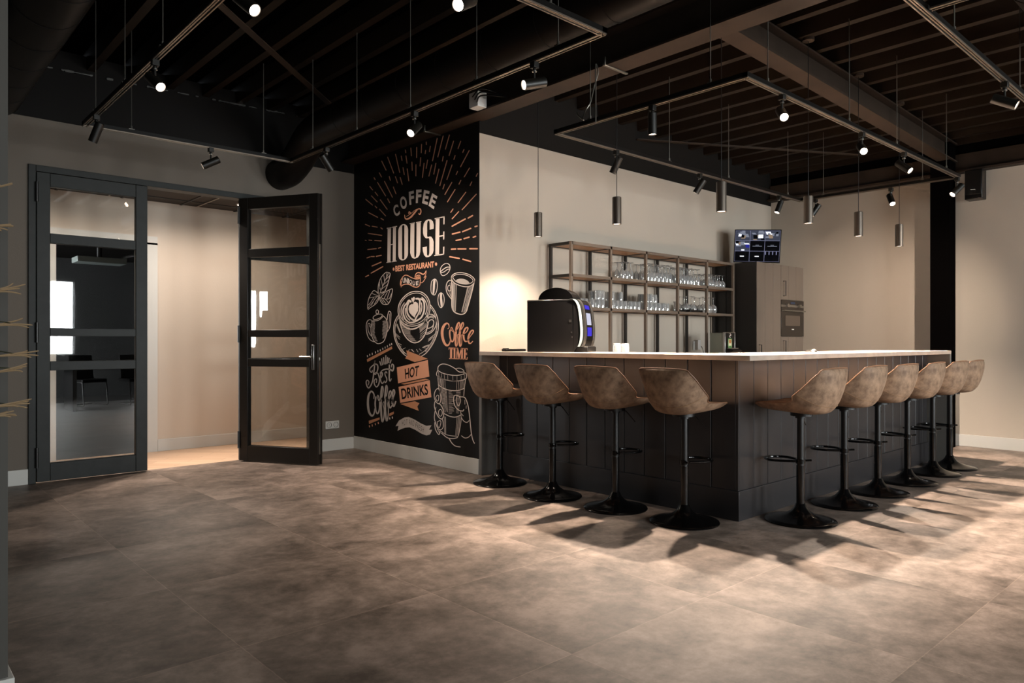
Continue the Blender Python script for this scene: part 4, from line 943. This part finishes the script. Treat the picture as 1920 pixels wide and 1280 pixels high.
p.rib(fF([(305,385),(335,420),(350,520),(335,640),(295,725),(250,722),(215,670),(210,550),(225,440),(270,390)]), 1.2, 5, closed=True).fill(fF([(270,395),(312,395),(300,500),(292,600),(272,722),(245,715),(250,600),(255,480)]), 'chalk', 3)
p.rib(fF([(450,690),(485,740),(500,840),(480,950),(430,1010),(385,960),(362,850),(375,740),(410,690)]), 1.2, 5, closed=True).fill(fF([(412,700),(450,700),(452,800),(465,950),(430,1004),(405,800)]), 'chalk', 3)
p.rib(fF([(655,350),(700,280),(800,245),(920,250),(1050,290),(1140,360),(1162,420),(1120,500),(1040,545),(930,548),(800,510),(700,450)]), 1.4, 5, closed=True).rib(fF([(690,350),(720,305),(800,280),(920,285),(1030,320),(1110,380),(1125,430),(1080,472),(980,495),(850,478),(750,430)]), 1.1, 5, closed=True)
p.fill(fF([(755,420),(800,385),(870,375),(950,390),(1020,430),(1045,470),(960,488),(850,472)]), 'grey', 3)
p.rib(fF([(655,360),(665,500),(670,700),(665,950),(690,1060),(750,1120),(850,1152),(930,1140),(985,1080),(1010,1000),(1080,750),(1130,550),(1160,420)]), 1.8).rib(fF([(650,415),(600,420),(555,480),(540,580),(560,680),(610,760),(665,830)]), 1.4).ell(fF([(608, 582)])[0], 2.8, 5.6, 1.2)
p.lines([fF(l) for l in ([(690,470),(685,1040)],[(710,480),(705,1070)],[(735,490),(730,1080)])], 1.3, 'grey').lines([fF(l) for l in ([(770,510),(745,1090)],[(1035,540),(890,1110)],[(1010,560),(880,1100)],[(625,470),(650,760)],[(600,660),(655,780)])], .7).lines([fF(l) for l in ([(1060,540),(920,1110)],[(1090,530),(945,1100)],[(1120,510),(970,1080)])], 1.1, 'grey')
p.done()
p = Print('hand_cup_drawing', 1)
for l, w in (([(610,185),(615,130),(660,95),(720,95),(790,120),(850,155),(890,190),(920,205),(970,205)],1.3),([(860,158),(920,152),(975,185),(978,240)],1.1),([(610,185),(690,225),(800,248),(900,250),(978,232)],1.3),([(610,185),(598,205),(596,255),(680,300),(800,328),(920,330),(1005,300),(1010,230),(980,215)],1.2),([(605,262),(700,310),(820,332),(930,325),(1003,300)],1.5),
             ([(610,270),(620,400),(640,500)],1.1),([(1000,310),(985,430),(975,540)],1.1),([(935,780),(940,860),(920,1000),(905,1080),(885,1130)],1.2),([(615,385),(700,440),(800,465),(900,465),(985,435)],1.3),([(695,790),(780,830),(860,840),(935,810)],1.4),([(655,1040),(720,1085),(800,1105),(880,1110)],1.0),([(660,1065),(740,1130),(820,1145),(885,1130)],1.4),
             ([(620,430),(580,460),(558,530),(570,600),(610,650),(640,640),(652,570),(635,480),(615,432)],1.3),([(600,530),(622,540),(618,600),(600,615),(580,570),(600,530)],1.1),([(570,620),(560,680),(580,760),(620,840),(665,868),(690,820),(685,740),(650,670),(620,650)],1.4),([(570,760),(560,850),(580,930),(610,1000),(650,1020),(685,980),(680,890),(665,870)],1.3),([(600,910),(640,890),(652,920),(630,990),(605,960),(600,910)],1.1),([(565,920),(575,1010),(620,1085),(640,1060),(640,1020)],1.3),([(600,1010),(622,1040),(630,1065)],.9),
             ([(880,550),(868,600),(880,650),(900,682),(920,650),(930,600),(915,560)],1.1),([(920,555),(880,535),(842,540),(832,600),(850,680),(900,740),(960,755),(975,735)],1.5),([(920,555),(980,560),(1010,600),(1040,700),(1060,850),(1080,1050),(1100,1150),(1125,1210)],1.6),([(930,765),(945,850),(980,900),(1020,915),(1050,890)],1.2),([(945,1105),(990,1135),(1040,1125),(1080,1085)],1.2),([(770,1145),(810,1210),(860,1250),(925,1262)],1.6),([(940,790),(970,825)],1),([(990,600),(992,660)],.9),([(1010,680),(1008,720)],.9),([(585,700),(570,760)],.8)):
    p.rib(fH(l), w)
p.ell(fH([(645, 780)])[0], 3.6, 6.4, 1.1)
p.lines([fH(l) for l in ([(625,285),(635,390)],[(640,280),(650,390)],[(650,290),(657,400)],[(660,300),(665,410)],[(675,305),(678,412)],[(690,310),(690,420)],[(710,320),(712,430)],[(880,330),(870,460)],[(905,330),(897,460)],[(930,330),(920,455)],[(945,328),(936,450)],[(960,325),(950,445)],[(975,320),(965,440)],[(700,830),(705,1080)],[(712,835),(716,1085)],[(720,840),(722,1090)],[(880,840),(860,1100)],[(895,835),(876,1098)],[(910,830),(890,1090)],[(922,820),(905,1060)],[(620,205),(625,270)],[(660,225),(665,290)],[(700,240),(705,300)],[(750,250),(752,315)],[(820,260),(822,325)],[(880,260),(880,325)],[(940,255),(938,320)],[(985,240),(985,300)])], .5)
for k in range(19):
    p.rib(fH([(762, 480 + k * 17), (800 + random.uniform(0, 55), 484 + k * 17)]), .45, 1)
    p.rib(fH([(640 + k * 2.2, 410 + k * 20), (735 - random.uniform(0, 15), 440 + k * 18)]), .45, 1); p.rib(fH([(870, 475 + k * 17), (930 - max(0, k - 5) * 2, 478 + k * 17)]), .45, 1)
for q in (655, 675, 695, 715, 730): p.rib(fH([(q, 440 + (q - 655) * .3), (q + 18, 650 + (q - 655) * 1.6)]), .5, 1)
p.done()
p = Print('drinks_banner', 1)
p.fill(fE([(340,708),(768,880),(510,946),(318,870),(360,808)]), 'copper2').fill(fH([(30,140),(468,35),(490,270),(48,365)]), 'copper').fill(fH([(85,372),(430,298),(487,312),(140,382)]), 'copper2').fill(fH([(55,415),(495,320),(518,560),(78,640)]), 'copper').fill(fH([(80,655),(285,618),(350,645),(320,690),(340,752)]), 'copper2')
p.done('copper folded banner'); p = Print('fresh_banner', 1)
p.fill(fH([(12,970),(60,890),(140,845),(200,840),(280,875),(370,930),(450,965),(520,955),(485,1020),(530,1020),(500,1085),(450,1100),(380,1075),(290,1020),(210,985),(150,990),(90,1010),(40,1035),(55,965)]), 'grey')
p.done('grey waving banner'); p = Print('unique_banner', 1)
p.rib(fD([(230,415),(220,330),(245,240),(300,175),(360,172),(440,215),(530,245),(600,235),(617,185)]), 1.4, 6, 'copper').rib(fD([(230,415),(260,370),(330,347),(410,358),(480,395),(550,408),(605,370),(617,300),(615,180),(570,170),(530,190)]), 1.5, 6, 'copper').rib(fD([(515,235),(517,180),(550,125),(610,120),(670,150),(710,128),(738,75),(728,150),(690,225),(735,180),(710,250),(660,312),(620,316)]), [1.3,1.3,1.6,2.2,2.2,1.8,1,1,1,1,1.2,1.2,1.2], 4, 'copper').rib(fD([(228,400),(232,330),(240,300)]), 2, 4, 'copper')
p.fill(fD([(528,205),(600,180),(608,228),(530,238)]), 'copper2')
p.done('copper outlined scroll')
p = Print('banner_lettering', 2)
p.text('HOT', fH([(141,160),(347,110),(330,258),(152,307)]), 'ink', .02).text('DRINKS', fH([(88,440),(463,370),(474,525),(102,592)]), 'ink', .025)
p.done(); p = Print('fresh_lettering', 2)
for k, (ch, x, y, a) in enumerate((('H',112,925,-9),('O',141,917,-6),('T',172,912,-2),('A',214,908,3),('N',239,916,10),('D',266,930,14),('F',305,953,17),('R',328,968,18),('E',351,985,18),('S',375,1003,17),('H',402,1017,14))):
    c, s_ = math.cos(R(a)), math.sin(R(a)); hw, hh = 9.5, 38
    p.text(ch, fH([(x + dx * c - dy * s_ * .35, y + dx * s_ + dy * c) for dx, dy in ((-hw, -hh), (hw, -hh), (hw, hh), (-hw, hh))]), 'ink', -.012)
p.done('black letters on the banners')

# ------------------------------------------------------------------ loudspeaker, outlet, junction box
ls = empty('loudspeaker', (9.30, 2.49, 2.79), R(0), 'black loudspeaker on a wall bracket right of the column', 'loudspeaker')
MB().box((-.10, -.085, 0), (.06, .085, .325)).build('cabinet', 'plastic', ls, bevel=.006)
MB().box((-.105, -.078, .05), (-.10, .078, .318)).build('grille', 'black', ls, bevel=.003)
MB().prism([(-.024, .098), (.020, .102), (.028, .110), (-.016, .107)], 0, -.108, -.104).build('badge', 'whiteplastic', ls)
MB().cyl((.06, 0, .2), (.165, 0, .2), .02, 12).box((.15, -.04, .14), (.168, .04, .27)).build('bracket', 'white', ls)
ol = empty('wall_outlet', (3.905, DY, .285), 0, 'white double wall outlet low on the dark wall beside the mural', 'outlet')
MB().box((-.082, -.011, -.042), (.082, 0, .042)).build('cover_plate', 'white', ol, bevel=.003)
for x in (-.04, .04):
    m = MB().lathe([(.0, 0), (.026, 0), (.029, .004), (.029, .006), (.026, .006)], 24, 'outlet_dark', Matrix.Translation((x, -.0105, 0)) @ Matrix.Rotation(R(90), 4, 'X'), False, False)
    m.lathe([(0, .0012), (.0235, .0012)], 24, 'white', Matrix.Translation((x, -.0105, 0)) @ Matrix.Rotation(R(90), 4, 'X'), False, False)
    for zz in (-.009, .009): m.box((x - .003, -.0125, zz - .003), (x + .003, -.0115, zz + .003), 'outlet_dark')
    m.build('socket', None, ol)
jb = empty('junction_box', (3.97, 4.80, 3.27), 0, 'white cable junction box fixed to the side of the steel beam', 'junction box')
MB().box((-.05, -.06, -.06), (.05, .06, .07)).build('box', 'whiteplastic', jb, bevel=.004)
for k in range(3): MB().tube(spl([(-.05, -.05 + .03 * k, -.03 + .03 * k), (-.075, -.12, .0 + .03 * k), (-.03, -.22, -.01 + .02 * k), (.05, -.32, -.03)], 5), .006, 6).build('cable', 'plastic', jb)
MB().box((.05, -.03, -.03), (.13, .03, .03)).build('mount', 'black', jb)
# beam straps and looped cable
for k, (yy, lab) in enumerate(((3.40, 'grey clamp strap around the steel beam nearest the viewer'), (5.62, 'grey clamp strap around the steel beam above the mural'))):
    c = MB().box((3.985, yy - .012, 3.188), (4.25, yy + .012, 3.198)).box((3.985, yy - .012, 3.198), (3.997, yy + .012, 3.25)).build('beam_clamp', 'rod', bevel=.002); tag(c, lab, 'clamp', 'clamps on the steel beam')
hc = empty('hanging_cable', (3.86, 3.46, 2.84), 0, 'grey feed cable looped from the steel beam to the bar track', 'cable')
MB().tube(spl([(.09, -.02, .36), (.10, -.03, .30), (.08, -.01, .2), (.05, 0, .08), (.02, .02, .02), (-.03, .0, -.05), (-.09, -.06, -.09), (-.10, -.02, -.05), (-.09, 0, -.02)], 6), .005, 8).build('cable', 'rod', hc)
MB().cyl((.085, -.02, -.07), (.085, -.02, .36), .0045, 8).build('hanger_rod', 'rod', hc)

# ------------------------------------------------------------------ meeting room furniture
def cantilever(x, y, rz, lab):
    t = empty('meeting_chair', (x, y, 0), rz, lab, 'chair', 'meeting room chairs')
    for sx in (-.23, .23):
        MB().tube([(sx, -.22, .012), (sx, .26, .012), (sx, .27, .03), (sx, .23, .44), (sx, -.2, .46)], .014, 8).build('side_frame', 'black', t)
    MB().tube([(-.23, -.22, .012), (.23, -.22, .012)], .014, 8).build('floor_bar', 'black', t)
    MB().box((-.24, -.22, .44), (.24, .24, .50)).build('seat', 'plastic', t, bevel=.015)
    MB().prism([(-.20, .50), (-.25, .95), (-.21, .95), (-.15, .50)], 0, -.22, .22).build('backrest', 'plastic', t, bevel=.012)
cantilever(3.25, 15.5, R(200), 'black cantilever meeting chair, left one seen through the closed glass door')
cantilever(4.05, 15.3, R(190), 'black cantilever meeting chair, right one seen through the closed glass door')
tb = empty('meeting_table', (3.7, 14.6, 0), 0, 'long dark meeting table behind the closed glass door', 'table')
MB().box((-1.2, -.45, .72), (1.2, .45, .75)).build('tabletop', 'plastic', tb, bevel=.003)
for sx in (-.9, .9): MB().box((sx - .03, -.35, 0), (sx + .03, .35, .72)).build('leg', 'black', tb)
pj = empty('ceiling_projector', (2.9, 13.0, 2.45), 0, 'grey projector hung from the meeting room ceiling', 'projector')
MB().box((-.35, -.2, 0), (.35, .2, .09)).build('body', 'greyplastic', pj, bevel=.01); MB().cyl((0, 0, .09), (0, 0, .40), .04, 12).build('pole', 'black', pj)
for k, (x, y) in enumerate(((2.4, 12.2), (4.4, 13.4))):
    s_ = empty('ceiling_spot', (x, y, 2.74), 0, ('small lit spotlight left of the meeting room projector', 'small lit spotlight right of the meeting room projector')[k], 'spotlight')
    MB().cyl((0, 0, .02), (0, 0, .11), .035, 14).build('body', 'spot_black', s_); MB().cyl((0, 0, .014), (0, 0, .02), .03, 14).build('lens', 'lens', s_)
    lamp('beam', 'SPOT', (0, 0, 0), 12, WARM, (0, .1, -1), cone=90, blend=.6, rad=.03, parent=s_)
dl = empty('downlight', (3.20, 8.02, 2.727), 0, 'small round recessed downlight in the corridor ceiling above the open door', 'downlight')
MB().lathe([(.05, .006), (.05, 0), (.04, 0)], 24, None, None, False, False).build('rim', 'white', dl); MB().lathe([(0, .003), (.04, .003)], 24, None, None, False, False).build('lens', 'lens', dl)

# ------------------------------------------------------------------ plant at the left edge
pl = empty('potted_palm', (-.22, 2.40, 0), 0, 'leafy plant with dry fibrous leaf tips reaching in at the left edge', 'plant')
MB().lathe([(0, 0), (.15, 0), (.19, .38), (.195, .40), (.18, .40), (.175, .36), (0, .36)], 32, None, None, False, False).build('pot', 'pot', pl)
MB().lathe([(0, .365), (.174, .365)], 24, None, None, False, False).build('soil', 'soil', pl)
MB().tube(spl([(0, 0, .3), (.02, .01, .7), (-.01, .02, 1.1), (.0, .0, 1.6)], 5), [.022 * 1.0] * 16, 8).build('stem', 'soil', pl)
rp = random.Random(5)
def leaf_blade(tip, z0, tips=5, droop=.05):
    tip = Vector(tip) - Vector((-.22, 2.40, 0)); b = Vector((0, 0, z0)); d = tip - b; side = d.cross(UP).normalized(); m = MB(); rows = []
    for k in range(9):
        t = k / 8; p = b + d * t * .93 + UP * (droop * 4 * t * (1 - t)); wv = .020 * math.sin(PI * min(1, t * .8 + .12)) * (1 - .55 * t)
        rows.append([tuple(p - side * wv), tuple(p + UP * wv * .5), tuple(p + side * wv), tuple(p - UP * wv * .4)])
    vs = [v for r_ in rows for v in r_]; fs = [(i * 4 + q, i * 4 + (q + 1) % 4, (i + 1) * 4 + (q + 1) % 4, (i + 1) * 4 + q) for i in range(8) for q in range(4)]
    o = m.add(vs, fs + [(0, 1, 2, 3)]).build('leaf', 'leaf', pl)
    m = MB(); e = b + d * .90
    for q in range(tips):
        sp_ = Vector((rp.uniform(-1, 1), rp.uniform(-1, 1), rp.uniform(-1.2, .9))) * .018
        m.tube(spl([tuple(e - d * .05), tuple(e + d * .05 + sp_ * .4), tuple(tip + sp_ * 1.0)], 4), [.0025] * 5 + [.0022] * 3 + [.0012], 5)
    m.build('leaf_fibres', 'leaftip', o)
for (u, v, dep, z0) in ((37, 540, 2.2, 1.25), (50, 601, 2.2, 1.15), (61, 660, 2.25, 1.1), (56, 684, 2.15, 1.0), (46, 752, 2.15, .95), (12, 352, 2.2, 1.5), (28, 770, 2.1, .9), (16, 420, 2.2, 1.4)):
    leaf_blade(CAM + ray(u, v) * dep, z0)
